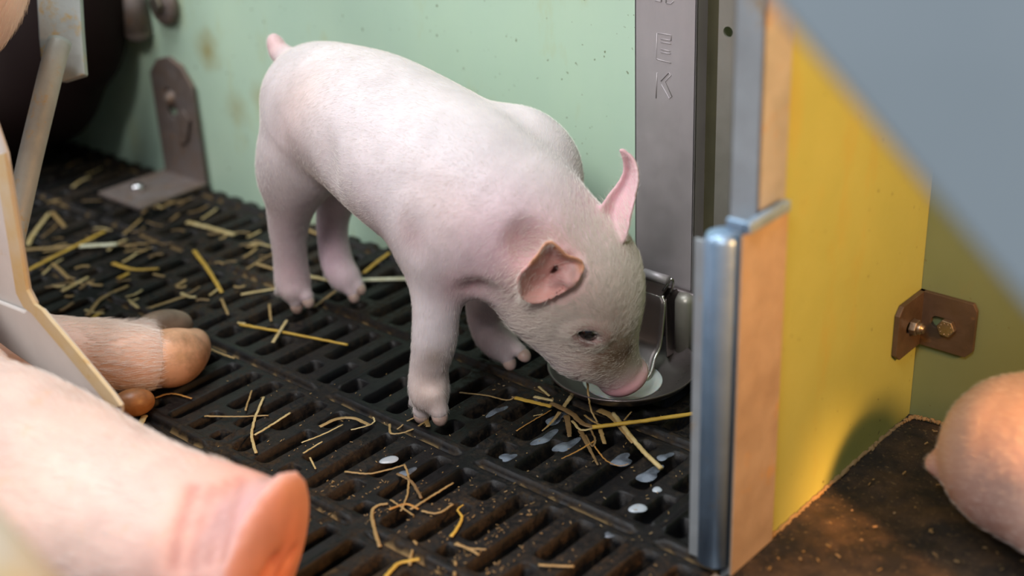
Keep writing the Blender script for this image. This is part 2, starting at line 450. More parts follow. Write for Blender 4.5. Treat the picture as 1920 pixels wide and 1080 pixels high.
# ------------------------------------------------------------------ setting: floor
FX0, FX1, FY0, FY1 = -2.0, -.372, .12, .8155
PX, PY, NX0, NY0 = .0255, .1050, -.733, .588      # slot pitch, tile depth, one node of the grid
def floor_grid():
    sw = .0065
    offs = np.array([-.01275, -.0105, -.0085, -.0076, -.0065, -.0056, -.003, .0, .003, .0056, .0065, .0076, .0085, .0105])
    i0 = math.floor((FX0-NX0)/PX); i1 = math.ceil((FX1-NX0)/PX)
    xs = np.concatenate([NX0+PX*.5+PX*i+offs for i in range(i0, i1)])
    xs = np.unique(np.round(xs[(xs >= FX0) & (xs <= FX1)], 6)); xs = np.concatenate([xs, [FX1]])
    ys = np.arange(FY0, FY1+.0001, .0015); ys[-1] = FY1
    X, Y = np.meshgrid(xs, ys, indexing='ij')
    col = np.floor((X-NX0)/PX); u = X-NX0-PX*(col+.5)       # across a slot
    row = np.floor((Y-NY0)/PY); v = Y-NY0-PY*row            # 0..PY within a tile, seam at 0
    tile = np.floor(col/6.); cin = col-6*tile
    h = np.zeros_like(X)
    # two slots per column, the bridge between them staggered from column to column
    br = np.where(cin % 2 == 0, .038, .062)+np.where(row % 2 == 0, 0, .006)
    br = np.where((cin == 2) | (cin == 5), np.where(row % 2 == 0, .052, .030), br)
    def slot(a, b):
        cy = (a+b)/2; hy = (b-a)/2
        r = .004
        qx = np.abs(u)-(sw-r); qy = np.abs(v-cy)-(hy-r)
        return np.sqrt(np.maximum(qx, 0)**2+np.maximum(qy, 0)**2)+np.minimum(np.maximum(qx, qy), 0)-r
    full = (cin == 3)
    d = np.minimum(slot(.013, br-.005), slot(br+.005, PY-.010))
    d = np.where(full, slot(.013, PY-.010), d)
    # raised rim on one side of each seam, groove on the other
    cross = np.abs(((X-NX0+PX*3) % (PX*6))-PX*3)            # distance to the node columns
    edge = np.minimum(1, np.maximum(0, (cross-.009)/.0015))
    rim = np.clip(1.2-np.abs(v-.0052)/.0038, 0, 1)
    h += .0026*np.clip(rim*2, 0, 1)*edge
    grv = np.clip(1.0-np.abs(v-.0)/.0020, 0, 1)+np.clip(1.0-np.abs(v-PY)/.0020, 0, 1)
    h -= .0035*np.clip(grv*1.6, 0, 1)*edge
    yr = np.clip(1.0-np.abs(cross-.0045)/.0022, 0, 1)*np.clip((v-.014)/.003, 0, 1)*np.clip((PY-.012-v)/.003, 0, 1)
    h += .0015*np.clip(yr*2, 0, 1)
    # soft shoulder then the drop
    s = np.clip((d+.0004)/.0016, 0, 1)
    h -= .0011*(1-s)**2*(d > -.0005)
    hole = d < -.0004
    dep = np.where(d < -.0012, -.020, np.where(hole, -.006, 0))
    h = np.where(hole, np.minimum(h, 0)+dep, h)
    # lumps of dried dirt
    rr = np.random.default_rng(3)
    lump = np.zeros_like(X)
    for q in range(14):
        fx, fy = rr.normal(0, 140, 2); lump += np.sin(fx*X+fy*Y+rr.uniform(0, 6))
    h += np.where(hole, 0, .00022*np.clip(lump/3, -.5, 1.4))
    grime = np.clip(grv*1.3, 0, 1)*edge*np.clip(.55+lump*.15, 0, .9)
    # more dried muck towards the sow's snout and the low edge of the pen
    near = np.clip((.56-Y)/.12, 0, 1)*np.clip((-.30-X)/.08, 0, 1)
    grime = np.clip(grime+near*np.clip(lump*.16+.10, 0, .55), 0, 1)
    far = np.clip((-.70-X)/.25, 0, 1)*np.clip((Y-.56)/.08, 0, 1)
    grime = np.clip(grime+far*np.clip(lump*.12+.05, 0, .35), 0, 1)
    nx, ny = X.shape
    I = np.arange(nx*ny).reshape(nx, ny)
    F = np.stack([I[:-1, :-1], I[1:, :-1], I[1:, 1:], I[:-1, 1:]], -1).reshape(-1, 4)
    hf = h.ravel()
    F = F[hf[F].max(1) > -.0185]
    me = np_mesh('floor', np.stack([X, Y, h], -1).reshape(-1, 3), F)
    a = me.color_attributes.new('grime', 'FLOAT_COLOR', 'POINT')
    g = grime.ravel()[:, None].astype(np.float32)
    a.data.foreach_set('color', np.concatenate([g, g, g, np.ones_like(g)], 1).ravel())
    return me
fl = link('floor', floor_grid(), MAT['floor'])
fl['kind'] = 'structure'
bm = bmesh.new(); box(bm, (FX0, FY0, -.16), (FX1, FY1, -.15))
o = bmo('floor_pit', bm, MAT['pit']); o['kind'] = 'structure'

# walls
WY = .816
bm = bmesh.new(); box(bm, (-2.0, WY, -.02), (-.5365, WY+.03, 1.0))
o = bmo('wall_back', bm, MAT['green']); o['kind'] = 'structure'
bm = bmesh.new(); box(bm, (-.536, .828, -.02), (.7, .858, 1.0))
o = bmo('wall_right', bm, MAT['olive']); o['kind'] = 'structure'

# ------------------------------------------------------------------ plates with a hole, hex bolts
def holed_plate(bm, O, ex, ey, ez, w_, h_, t, c, r, stretch=(0, 0), chamfer=None, n=32):
    """plate w_ x h_ in (ex, ey) with thickness t along ez, a round or long hole of radius r at c"""
    O = Vector(O); ex = Vector(ex); ey = Vector(ey); ez = Vector(ez)
    poly = chamfer or [(0, 0), (w_, 0), (w_, h_), (0, h_)]
    angs = [2*math.pi*i/n for i in range(n)]+[math.atan2(y-c[1], x-c[0]) % (2*math.pi) for x, y in poly]
    angs = sorted(set(round(a, 6) for a in angs))
    def edge(a):
        dx, dy = math.cos(a), math.sin(a); best = 1e9
        for (x1, y1), (x2, y2) in zip(poly, poly[1:]+poly[:1]):
            ux, uy = x2-x1, y2-y1; den = dx*uy-dy*ux
            if abs(den) < 1e-12: continue
            s = ((x1-c[0])*uy-(y1-c[1])*ux)/den; q = ((x1-c[0])*dy-(y1-c[1])*dx)/den
            if s > 0 and -1e-6 <= q <= 1+1e-6: best = min(best, s)
        return c[0]+dx*best, c[1]+dy*best
    def hole(a):
        x, y = r*math.cos(a), r*math.sin(a)
        return c[0]+x+math.copysign(stretch[0], x)*(stretch[0] > 0), c[1]+y+math.copysign(stretch[1], y)*(stretch[1] > 0)
    P = lambda q, z: bm.verts.new(O+ex*q[0]+ey*q[1]+ez*z)
    A = [[P(edge(a), 0), P(edge(a), t), P(hole(a), t), P(hole(a), 0)] for a in angs]
    for i in range(len(A)):
        a, b = A[i], A[(i+1) % len(A)]
        for k in range(4):
            bm.faces.new((a[k], b[k], b[(k+1) % 4], a[(k+1) % 4]))
def hexagon(bm, c, axis, r, h, rot=0., dome=0.):
    ax = Vector(axis).normalized(); u, v = frame_of(ax); c = Vector(c)
    pts = [c+(u*math.cos(rot+math.pi/3*i)+v*math.sin(rot+math.pi/3*i))*r for i in range(6)]
    prism(bm, pts, ax*h)

# ------------------------------------------------------------------ steel post beside the green wall
PYF = .797
pt = thing('steel_post', 'dull stainless steel post with faint stamped letters at the end of the green wall', 'post', (-.564, PYF+.008, 0))
xl, xr = ony(1190, 300, PYF)[0], ony(1302, 300, PYF)[0]
bm = bmesh.new()
box(bm, (xl, PYF, -.02), (xr, PYF+.0022, 1.0)); box(bm, (xr-.0022, PYF, -.02), (xr, WY-.0003, 1.0))
box(bm, (xl, PYF, -.02), (xl+.0022, WY-.0003, 1.0))
bmo('post_face', bm, MAT['post'], pt, bevel=.0008)
xa, xb = ony(1341, 300, PYF)[0], ony(1379, 300, PYF)[0]
hc = ony(1365, 60, PYF)
bm = bmesh.new()
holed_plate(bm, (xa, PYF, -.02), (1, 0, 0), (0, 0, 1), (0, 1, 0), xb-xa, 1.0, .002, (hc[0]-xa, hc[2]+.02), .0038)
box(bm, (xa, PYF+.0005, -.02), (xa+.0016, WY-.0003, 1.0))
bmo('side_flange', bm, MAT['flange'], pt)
bm = bmesh.new(); box(bm, (xr-.0020, .8105, -.02), (xa+.0014, .8125, 1.0)); bmo('recess_shade_sheet', bm, MAT['recessshade'], pt)  # dark sheet added where the recess is only in shade
#, bm, MAT['flange'], pt)
bm = bmesh.new()
def stroke(*pp):
    tube(bm, [ony(x, y, PYF-.0001) for x, y in pp], .00035, 8)
stroke((1232, 62), (1230, 108), (1232, 111)); stroke((1239, 73), (1258, 76)); stroke((1239, 92), (1257, 96)); stroke((1230, 109), (1235, 112), (1258, 118))
stroke((1239, 79), (1258, 82)); stroke((1239, 98), (1257, 101)); stroke((1233, 62), (1259, 66), (1258, 76))
bmo('letter', bm, MAT['post'], pt, True)
bm = bmesh.new()
stroke((1232, 136), (1230, 184)); stroke((1239, 152), (1254, 136), (1258, 141), (1247, 153), (1260, 181), (1255, 185), (1240, 158))
bmo('letter', bm, MAT['post'], pt, True)
bm = bmesh.new()
stroke((1228, 1), (1240, 3)); stroke((1249, 6), (1258, 7), (1263, 2)); stroke((1249, 6), (1248, -20)); stroke((1240, 3), (1241, -20))
bmo('letter', bm, MAT['post'], pt, True)

# ------------------------------------------------------------------ drinking bowl on the post
BC = np.array([-.553, .733, .0]); BR = .0565; BZ = .0215
bw = thing('drinking_bowl', 'shallow stainless steel drinking bowl with a hinged lever under the piglet\'s snout', 'bowl', tuple(BC))
bm = bmesh.new()
lathe(bm, BC+V(0, 0, BZ), (0, 0, 1), [(0, -.0165), (.024, -.016), (.040, -.0125), (.050, -.006), (.0545, -.0005), (.0562, .0003), (.0568, -.0004), (.0560, -.0016),
      (.0515, -.0072), (.041, -.0142), (.024, -.0178), (0, -.0182)], 64)
bmo('dish', bm, MAT['stainless'], bw, True)
bm = bmesh.new()   # back of the bowl, screwed to the post
box(bm, (ony(1196, 560, .79)[0], .789, .004), (ony(1294, 560, .79)[0]+.004, .7955, .064))
bmo('back_plate', bm, MAT['stainless'], bw, bevel=.002)
bm = bmesh.new()   # cheek beside the lever
prism(bm, [ony(1249, 556, .789), ony(1268, 540, .789), ony(1271, 655, .789), ony(1249, 668, .780), (ony(1249, 668, .770)), ony(1247, 560, .780)], (.0016, -.0004, 0))
bmo('cheek', bm, MAT['stainless'], bw, bevel=.0005)
bm = bmesh.new()   # rolled housing to the right of the lever
lathe(bm, (ony(1283, 560, .786)[0], .7885, .006), (0, 0, 1), [(0, 0), (.0085, 0), (.0085, .052), (.0065, .057), (0, .058)], 24)
bmo('housing', bm, MAT['flange'], bw, True)
def sheet(bm, rows, t):
    """grid of points -> sheet of thickness t"""
    R = [[Vector(p) for p in r] for r in rows]; n = len(R); k = len(R[0])
    nrm = (R[0][-1]-R[0][0]).cross(R[-1][0]-R[0][0]).normalized()*t
    A = [[bm.verts.new(p) for p in r] for r in R]; B = [[bm.verts.new(p+nrm) for p in r] for r in R]
    for i in range(n-1):
        for j in range(k-1):
            bm.faces.new((A[i][j], A[i+1][j], A[i+1][j+1], A[i][j+1])); bm.faces.new((B[i][j], B[i][j+1], B[i+1][j+1], B[i+1][j]))
    rim = [(i, 0) for i in range(n)]+[(n-1, j) for j in range(1, k)]+[(i, k-1) for i in range(n-2, -1, -1)]+[(0, j) for j in range(k-2, 0, -1)]
    for (a, b), (c, d) in zip(rim, rim[1:]+rim[:1]):
        bm.faces.new((A[a][b], A[c][d], B[c][d], B[a][b]))
LR = [((1255, 535), .784), ((1243, 556), .781), ((1246, 570), .779), ((1244, 600), .776), ((1238, 648), .770), ((1228, 672), .762), ((1222, 695), .752), ((1214, 710), .744), ((1200, 722), .738), ((1188, 728), .735)]
right = [ony(p[0], p[1], y) for p, y in LR]
right = spline(right, 40)
wid = V(-.026, 0, 0)
bm = bmesh.new()
sheet(bm, [[p+wid*f for f in np.linspace(0, 1, 8)] for p in right], .0012)
lever = bmo('lever', bm, MAT['stainless'], bw, True)
bm = bmesh.new()
tube(bm, right[4:], .0013, 10); tube(bm, [right[27]+V(0, -.0004, .0004), right[27]+wid], .0010, 8); tube(bm, [right[5], right[5]+wid], .0013, 8)
bmo('lever_rim', bm, MAT['bright'], lever, True)
bm = bmesh.new()
a, b = ony(1208, 512, .785), ony(1252, 526, .785); a[2] = b[2] = (a[2]+b[2])/2
tube(bm, [a, b], .0038, 20)
bmo('hinge', bm, MAT['post'], bw, True)
bm = bmesh.new()
tube(bm, spline([ony(1243, 545, .781), ony(1252, 532, .780), ony(1260, 523, .781), ony(1262, 535, .783), ony(1256, 550, .785)], 16), .0010, 8)
bmo('hinge_hook', bm, MAT['bright'], bw, True)
bm = bmesh.new()
lathe(bm, BC+V(0, 0, BZ-.0132), (0, 0, 1), [(0, -.0026), (.022, -.0026), (.0305, -.0012), (.0298, -.0004), (.024, -.0006), (0, -.0006)], 48)
o = bmo('milk', bm, MAT['milk'], None, True, origin=BC+V(0, 0, BZ-.013))
tag(o, 'pool of white milk lying in the stainless drinking bowl', 'milk')

# ------------------------------------------------------------------ yellow-green partition with its steel edge
XP = -.3655
pp = thing('pen_partition', 'yellow-green plastic pen partition running towards the wall behind the second piglet', 'partition', (XP-.009, .72, 0))
bm = bmesh.new(); box(bm, (XP-.0147, .610, -.004), (XP, .8275, .9)); bmo('board', bm, MAT['yellow'], pp)
bm = bmesh.new()
box(bm, (XP-.0165, .6045, -.004), (XP+.0018, .6065, .9)); box(bm, (XP+.0002, .6045, -.004), (XP+.0018, .6335, .9)); box(bm, (XP-.0165, .6045, -.004), (XP-.0149, .6335, .9))
e = bmo('edge_channel', bm, MAT['galvpost'], pp, bevel=.0006); e['label'] = 'steel edge channel'

ph = thing('panel_holder', 'galvanised tube holder with a bent clip gripping the front edge of the yellow-green partition', 'holder', (-.405, .612, 0))
YH = .590
c0 = ony(1352, 600, YH)
tr = .0104
bm = bmesh.new()
lathe(bm, (c0[0], YH, .006), (0, 0, 1), [(tr-.002, 0), (tr, 0), (tr, .212), (tr-.0012, .2155), (tr-.004, .217), (0, .2172)], 40)
bmo('tube', bm, MAT['galv'], ph, True)
xl2 = ony(1299, 700, YH)[0]; xr2 = ony(1322, 700, YH)[0]
bm = bmesh.new()
box(bm, (xl2, YH-.001, .002), (xr2+.003, YH+.0012, .2145)); bmo('side_strip', bm, MAT['galvpost'], ph, bevel=.0006)
bm = bmesh.new()
box(bm, (ony(1352, 900, YH)[0], YH+.002, -.03), (XP+.0018, YH+.0045, .214)); bmo('leg', bm, MAT['galvpost'], ph, bevel=.0006)
bm = bmesh.new()
box(bm, (XP+.0019, YH-.003, .0005), (XP+.0037, .6345, .224)); bmo('face_plate', bm, MAT['faceplate'], ph, bevel=.0006)
bm = bmesh.new()
box(bm, (XP-.013, YH-.016, -.03), (XP+.004, YH-.004, -.001)); bmo('foot', bm, MAT['galvpost'], ph, bevel=.001)
bm = bmesh.new()
zc = onx(1420, 400, XP)[2]
box(bm, (c0[0]+.004, YH-.0045, zc-.0035), (XP+.0075, YH-.0003, zc+.0032)); box(bm, (XP+.0040, YH-.0045, zc-.0035), (XP+.0090, .628, zc+.0032))
bmo('clip', bm, MAT['galv'], ph, bevel=.0012)

# ------------------------------------------------------------------ corner bracket with two bolts
br_ = thing('corner_bracket', 'brown stained steel corner bracket bolted where the yellow-green partition meets the back wall', 'bracket', (XP, .828, .078))
YB = .828
z0, z1 = .0595, .1005
bt = .0035
yl = onx(1675, 620, XP)[1]; xrb = ony(1833, 600, YB)[0]
bm = bmesh.new()
L1 = YB-yl; hh = z1-z0
holed_plate(bm, (XP+.0004, YB-.0005, z0), (0, -1, 0), (0, 0, 1), (1, 0, 0), L1, hh, bt, (L1*.52, hh*.50), .0042, (0.002, 0), [(0, 0), (L1*.85, 0), (L1, hh*.12), (L1, hh*.86), (L1*.86, hh), (0, hh)])
L2 = xrb-XP
holed_plate(bm, (XP+.0004, YB-.0005, z0), (1, 0, 0), (0, 0, 1), (0, -1, 0), L2, hh, bt, (L2*.42, hh*.50), .0045, (.003, 0), [(0, 0), (L2*.88, 0), (L2, hh*.14), (L2, hh*.88), (L2*.93, hh), (0, hh)])
bmo('plate', bm, MAT['bronze'], br_, bevel=.0007)
c1 = np.array([XP+bt+.0004, YB-L1*.50, z0+hh*.50])
bm = bmesh.new()
hexagon(bm, c1, (1, 0, 0), .0058, .0050, .3)
nut = bmo('nut', bm, MAT['bolt'], br_, bevel=.0006)
bm = bmesh.new(); lathe(bm, c1+V(.004, 0, 0), (1, 0, 0), [(0, 0), (.0042, 0), (.0042, .0030), (.0036, .0038), (.0030, .0038), (.0030, .0050), (.0024, .0056), (0, .0056)], 24)
bmo('stud', bm, MAT['bolt'], nut, True)
c2 = np.array([XP+L2*.56, YB-bt-.0006, z0+hh*.48])
bm = bmesh.new(); hexagon(bm, c2, (0, -1, 0), .0066, .0046, .2)
bh = bmo('bolt_head', bm, MAT['bolt'], br_, bevel=.0007)
bm = bmesh.new()
for i in range(9):
    a = 2*math.pi*i/9+.3
    p = c2+V(math.cos(a)*.0038, -.0047, math.sin(a)*.0038); q = c2+V(math.cos(a+.25)*.0046, -.0047, math.sin(a+.25)*.0046)
    tube(bm, [p, q], .00028, 6)
bmo('stamped_mark', bm, MAT['bolt'], bh, True)

# ------------------------------------------------------------------ dried dust along the foot of the partition and wall, rubber mat
def mat_mesh():
    xs = np.arange(XP+.0002, .45, .003); ys = np.arange(.25, .8275, .003)
    X, Y = np.meshgrid(xs, ys, indexing='ij'); rr = np.random.default_rng(5)
    Z = np.full_like(X, .0004)
    for sc, am in ((90, .0010), (190, .0007), (420, .0004)):
        for q in range(10):
            fx, fy = rr.normal(0, sc, 2); Z += am*.35*np.sin(fx*X+fy*Y+rr.uniform(0, 6))
    I = np.arange(X.size).reshape(X.shape)
    F = np.stack([I[:-1, :-1], I[1:, :-1], I[1:, 1:], I[:-1, 1:]], -1).reshape(-1, 4)
    n = X.size
    return np_mesh('rubber_mat', np.stack([X, Y, Z], -1).reshape(-1, 3), F)
o = link('rubber_mat', mat_mesh(), MAT['mat'], None, True)
tag(o, 'rough black mat dusted with brown dirt under the second piglet', 'mat')
def ridge(pts, r, name):
    pts = spline(pts, 260); bm = bmesh.new()
    rr = [r*(.75+.3*math.sin(i*.9)*math.sin(i*.23)+.25*rnd.random()) for i, _ in enumerate(pts)]
    tube(bm, [p+V(rnd.uniform(-1, 1)*.0008, rnd.uniform(-1, 1)*.0008, 0) for p in pts], rr, 8)
    return bmo(name, bm, MAT['dust'], None, True)
o = ridge([(XP+.001, .637, .0006), (XP+.0014, .70, .0008), (XP+.001, .76, .0008), (XP+.003, .815, .001), (XP+.012, .824, .002), (XP+.035, .826, .0012), (XP+.08, .827, .0008)], .0016, 'dust_ridge')
tag(o, 'ridge of tan dust and chaff caked along the foot of the yellow-green partition', 'dust', kind='stuff')

# ------------------------------------------------------------------ rusty bracket and latch on the green wall
rb = thing('floor_bracket', 'rusty steel angle bracket joining the pale green wall to the slatted floor behind the piglet', 'bracket', (-1.165, WY-.003, 0))
x0, x1 = ony(302, 260, WY)[0]+.006, ony(386, 260, WY)[0]-.004
wd = x1-x0; ht = ony(345, 112, WY)[2]
bm = bmesh.new()
holed_plate(bm, (x0, WY-.0004, .001), (1, 0, 0), (0, 0, 1), (0, -1, 0), wd, ht, .005, (wd*.42, ht*.63), .0085, (0, .008), [(0, 0), (wd, 0), (wd, ht*.80), (wd*.78, ht*.95), (wd*.5, ht), (wd*.22, ht*.96), (0, ht*.84)])
bmo('upright_plate', bm, MAT['rust'], rb, bevel=.001)
bm = bmesh.new()
box(bm, (x0-.004, WY-.088, .0012), (x1, WY-.0005, .0062)); bmo('foot_plate', bm, MAT['rust'], rb, bevel=.001)
bm = bmesh.new(); lathe(bm, (x0+wd*.42, WY-.0053, .001+ht*.66), (0, -1, 0), [(0, -.004), (.0105, -.004), (.0105, -.001), (.0068, .0), (.0062, .003), (.004, .0048), (0, .0052)], 20)
bmo('bolt', bm, MAT['rust'], rb, True)
bm = bmesh.new(); lathe(bm, (x0+wd*.35, WY-.058, .0062), (0, 0, 1), [(0, 0), (.0075, 0), (.0075, .003), (.005, .006), (0, .007)], 20)
b = bmo('bolt', bm, MAT['whitebolt'], rb, True); b['label'] = 'shiny bolt head'
bm = bmesh.new()
prism(bm, [ony(330, 215, WY-.006), ony(345, 205, WY-.006), ony(358, 225, WY-.006), ony(352, 265, WY-.006), ony(338, 270, WY-.006)], (0, -.002, 0))
bmo('washer', bm, MAT['rust'], rb, bevel=.0006)

lt = thing('door_latch', 'dark rusty latch hanging on the pale green wall above the angle bracket', 'latch', tuple(ony(290, 20, WY-.01)))
bm = bmesh.new()
a = ony(258, 58, WY-.014); tube(bm, [a, a+V(0, 0, .06)], .014, 24); lathe(bm, a, (0, 0, -1), [(.014, 0), (.0125, .006), (.007, .010), (0, .011)], 24)
bmo('drop_bolt', bm, MAT['rust'], lt, True)
bm = bmesh.new()
c_ = ony(312, 8, WY-.001); lathe(bm, c_, (0, -1, 0), [(0, 0), (.021, 0), (.021, .005), (.018, .008), (0, .0085)], 32)
bmo('strap_end', bm, MAT['rust'], lt, True)
bm = bmesh.new(); hexagon(bm, c_+V(-.001, -.0085, .002), (0, -1, 0), .009, .006, .2); bmo('bolt', bm, MAT['bolt'], lt, bevel=.001)

# dark brown rounded shape beyond the crate
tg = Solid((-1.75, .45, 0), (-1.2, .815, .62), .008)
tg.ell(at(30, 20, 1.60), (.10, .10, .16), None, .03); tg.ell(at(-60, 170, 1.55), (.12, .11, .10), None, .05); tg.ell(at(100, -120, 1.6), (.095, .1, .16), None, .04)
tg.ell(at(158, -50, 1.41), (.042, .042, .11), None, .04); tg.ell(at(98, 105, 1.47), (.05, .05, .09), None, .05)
o = link('dark_brown_shape', tg.mesh('dark_brown_shape', 3), MAT['darkbrown'], None, True)
tag(o, 'dark reddish-brown rounded shape at the far end of the pale green wall', 'trough')

# ------------------------------------------------------------------ sow crate
fc = thing('crate_divider', 'pale stained metal crate divider with plate, round rod and fin between sow and piglet', 'divider', (-.85, .47, 0))
bm = bmesh.new()
q = [at(56, -500, 1.12), at(128, -500, 1.12), at(146, -60, 1.12), at(153, 60, 1.11), at(159, 140, 1.10), at(120, 152, 1.10), at(80, 150, 1.10), at(72, 70, 1.11), at(66, -60, 1.12)]
prism(bm, q, FW*.010); bmo('plate', bm, MAT['galvold'], fc, bevel=.0015)
bm = bmesh.new()
rp_ = spline([at(112, 78, 1.085), at(100, 118, 1.078), at(80, 200, 1.07), at(56, 300, 1.065), at(34, 400, 1.06), at(18, 470, 1.05), at(-4, 560, 1.03)], 30)
tube(bm, rp_, [.0094]*30, 24); bmo('rod', bm, MAT['galvold'], fc, True)
bm = bmesh.new()
YFIN = .405
q = [ony(x, y, YFIN) for x, y in ((-260, -260), (-130, -260), (-30, 180), (8, 290), (30, 420), (50, 545), (64, 572), (60, 640), (-60, 640), (-90, 500))]
prism(bm, q, (.0015, .004, .001)); bmo('upright_plate', bm, MAT['pale'], fc, bevel=.002)
bm = bmesh.new()
q = [ony(x, y, YFIN-.004) for x, y in ((44, 585), (62, 574), (78, 582), (140, 655), (212, 742), (226, 762), (226, 778), (214, 784), (130, 735), (20, 660), (-60, 600), (-20, 560))]
prism(bm, q, (.0012, .003, .001)); bmo('fin', bm, MAT['pale'], fc, bevel=.002)
bm = bmesh.new()
q = [(7, 288), (29, 419), (49, 544), (63, 571), (77, 581), (139, 654), (211, 741), (225, 761)]
P_ = [ony(x, y, YFIN-.006) for x, y in q]; Q_ = [ony(x-19, y+6, YFIN-.006) for x, y in q]
prism(bm, P_+Q_[::-1], (.001, .002, .0005)); e = bmo('rusty_edge', bm, MAT['ochre'], fc); e['label'] = 'ochre stained edge'
rl = thing('crate_rail', 'yellow-stained grey crate rail crossing in front of the sow\'s cheek', 'rail', tuple(at(20, 1060, .46)))
bm = bmesh.new()
a, b = at(-150, 935, .46), at(190, 1320, .46); tube(bm, [a, b], .0165, 32)
bmo('rail_tube', bm, MAT['yellowrail'], rl, True)

# grey gate close to the lens, top right
gt = thing('grey_gate', 'blurred grey metal gate panel hanging above the yellow-green partition', 'gate', tuple(at(1900, 100, .375)))
bm = bmesh.new()
q = [at(1330, -500, .370), at(1330, -140, .372), at(1470, 23, .375), at(1740, 345, .378), at(2010, 668, .380), at(2300, 660, .385), at(2800, 300, .39), at(2800, -500, .38)]  # top and right extended out of view to shade the second piglet
prism(bm, q, FW*.004); bmo('gate_sheet', bm, MAT['gate'], gt, bevel=.0008)

# ------------------------------------------------------------------ hair
def coat(name, body, parent, n, length, rad, guides, seed=1, tilt=.35, mask=None, mat='hair'):
    """short hairs rooted on the skin, combed along the nearest guide directions"""
    me = body.data; off = np.array(root_loc(parent))
    nv = len(me.vertices); co = np.empty(nv*3, np.float32); me.vertices.foreach_get('co', co); co = co.reshape(-1, 3)+off
    nf = len(me.polygons); F = np.empty(nf*4, np.int32); me.polygons.foreach_get('vertices', F); F = F.reshape(-1, 4)
    A, B, C, D = (co[F[:, i]] for i in range(4))
    N = np.cross(C-A, D-B); ar = np.linalg.norm(N, axis=1); N /= np.maximum(ar, 1e-12)[:, None]
    cen = (A+B+C+D)/4; wgt = ar.copy()
    view = ((CAM-cen)*N).sum(1)/np.linalg.norm(CAM-cen, axis=1)
    wgt *= np.where(view > -.35, 1, .12)
    if mask is not None: wgt *= mask(cen)
    r = np.random.default_rng(seed)
    f = r.choice(nf, n, p=wgt/wgt.sum())
    u, v = r.random((2, n, 1))
    P = (A[f]*(1-u)*(1-v)+B[f]*u*(1-v)+C[f]*u*v+D[f]*(1-u)*v); Nn = N[f]
    G = np.array([g[0] for g in guides]); Dv = np.array([np.array(g[1], float)/np.linalg.norm(g[1]) for g in guides]); R = np.array([g[2] if len(g) > 2 else .04 for g in guides])
    d2 = ((P[:, None]-G[None])**2).sum(-1)/(R**2)[None]
    W = np.exp(-d2+d2.min(1, keepdims=True)); T = (W@Dv)/W.sum(1, keepdims=True)
    T += r.normal(0, .16, T.shape)
    T -= Nn*(T*Nn).sum(1, keepdims=True); T /= np.maximum(np.linalg.norm(T, axis=1, keepdims=True), 1e-6)
    L = length*(.6+.7*r.random((n, 1)))
    t = tilt*(.6+.8*r.random((n, 1)))
    Q0 = P-Nn*.0003; Q1 = P+L*.5*(T+Nn*t*1.2); Q2 = P+L*(T+Nn*t*.9)
    Q1[:, 2] = np.maximum(Q1[:, 2], .0008); Q2[:, 2] = np.maximum(Q2[:, 2], .0006)
    pts = np.stack([Q0, Q1, Q2], 1).reshape(-1, 3)-off
    hc = bpy.data.hair_curves.new(name); hc.add_curves([3]*n)
    hc.attributes['position'].data.foreach_set('vector', pts.astype(np.float32).ravel()) if 'position' in hc.attributes else hc.points.foreach_set('position', pts.astype(np.float32).ravel())
    ra = hc.attributes.get('radius') or hc.attributes.new('radius', 'FLOAT', 'POINT')
    ra.data.foreach_set('value', np.tile(np.array([rad, rad*.8, rad*.25], np.float32), n))
    o = bpy.data.objects.new(name, hc); COL.objects.link(o); o.parent = parent
    hc.materials.append(MAT[mat]); return o

# ------------------------------------------------------------------ the piglet at the bowl
H = lambda px, py, y, r: (ony(px, py, y), r)
pg = Solid((-.93, .565, -.004), (-.50, .79, .285), .0014)
trunk = [H(600, 192, .697, .0475), H(640, 212, .690, .052), H(700, 240, .684, .0565), H(775, 292, .675, .0605), H(862, 350, .663, .061), H(932, 400, .660, .0565), H(1000, 452, .667, .050), H(1060, 500, .678, .0430)]
pg.chain(trunk, .02)
pg.chain([H(1060, 500, .678, .041), H(1090, 525, .681, .0405), H(1106, 560, .684, .0350), H(1112, 603, .688, .0308), H(1127, 640, .694, .0245), H(1147, 675, .701, .0186), H(1162, 700, .708, .0160)], .014)
pg.cone(*[H(1030, 560, .668, 0)[0], H(1085, 640, .680, 0)[0]], .033, .024, .02)
dn2 = ony(1168, 718, .712)-ony(1138, 652, .696); dn2 = dn2/np.linalg.norm(dn2)-FW*.12; dn2 /= np.linalg.norm(dn2)
u2 = np.cross(dn2, FW); u2 /= np.linalg.norm(u2); BS = np.array([u2, np.cross(dn2, u2), dn2])
pg.ell(ony(1169, 705, .7095), (.0192, .0182, .0112), BS, .0025)
pg.ell(H(972, 300, .708, 0)[0], (.040, .030, .040), None, .014)
pg.cone(H(1000, 330, .708, 0)[0], H(915, 545, .704, 0)[0], .034, .013, .02)
# hind leg, near side
pg.chain([H(588, 255, .678, .042), H(556, 320, .670, .0315), H(547, 370, .668, .0205), H(541, 425, .671, .0152), H(544, 480, .673, .0128), H(548, 522, .674, .0136), H(552, 540, .673, .0120)], .009)
# hind leg, far side
pg.chain([H(655, 290, .712, .032), H(630, 375, .716, .0160), H(623, 430, .718, .0122), H(630, 485, .718, .0125), H(642, 514, .717, .0118), H(650, 524, .717, .0105)], .008)
# front leg, near side
pg.chain([H(850, 360, .645, .0440), H(828, 448, .626, .0300), H(818, 520, .616, .0182), H(817, 590, .611, .0148), H(814, 640, .609, .0144), H(804, 692, .608, .0122), H(804, 722, .607, .0128), H(805, 740, .606, .0124)], .024)
# front leg, far side
pg.chain([H(945, 500, .698, .026), H(912, 565, .706, .0150), H(914, 610, .707, .0125), H(930, 634, .706, .0130), H(941, 648, .704, .0112)], .012)
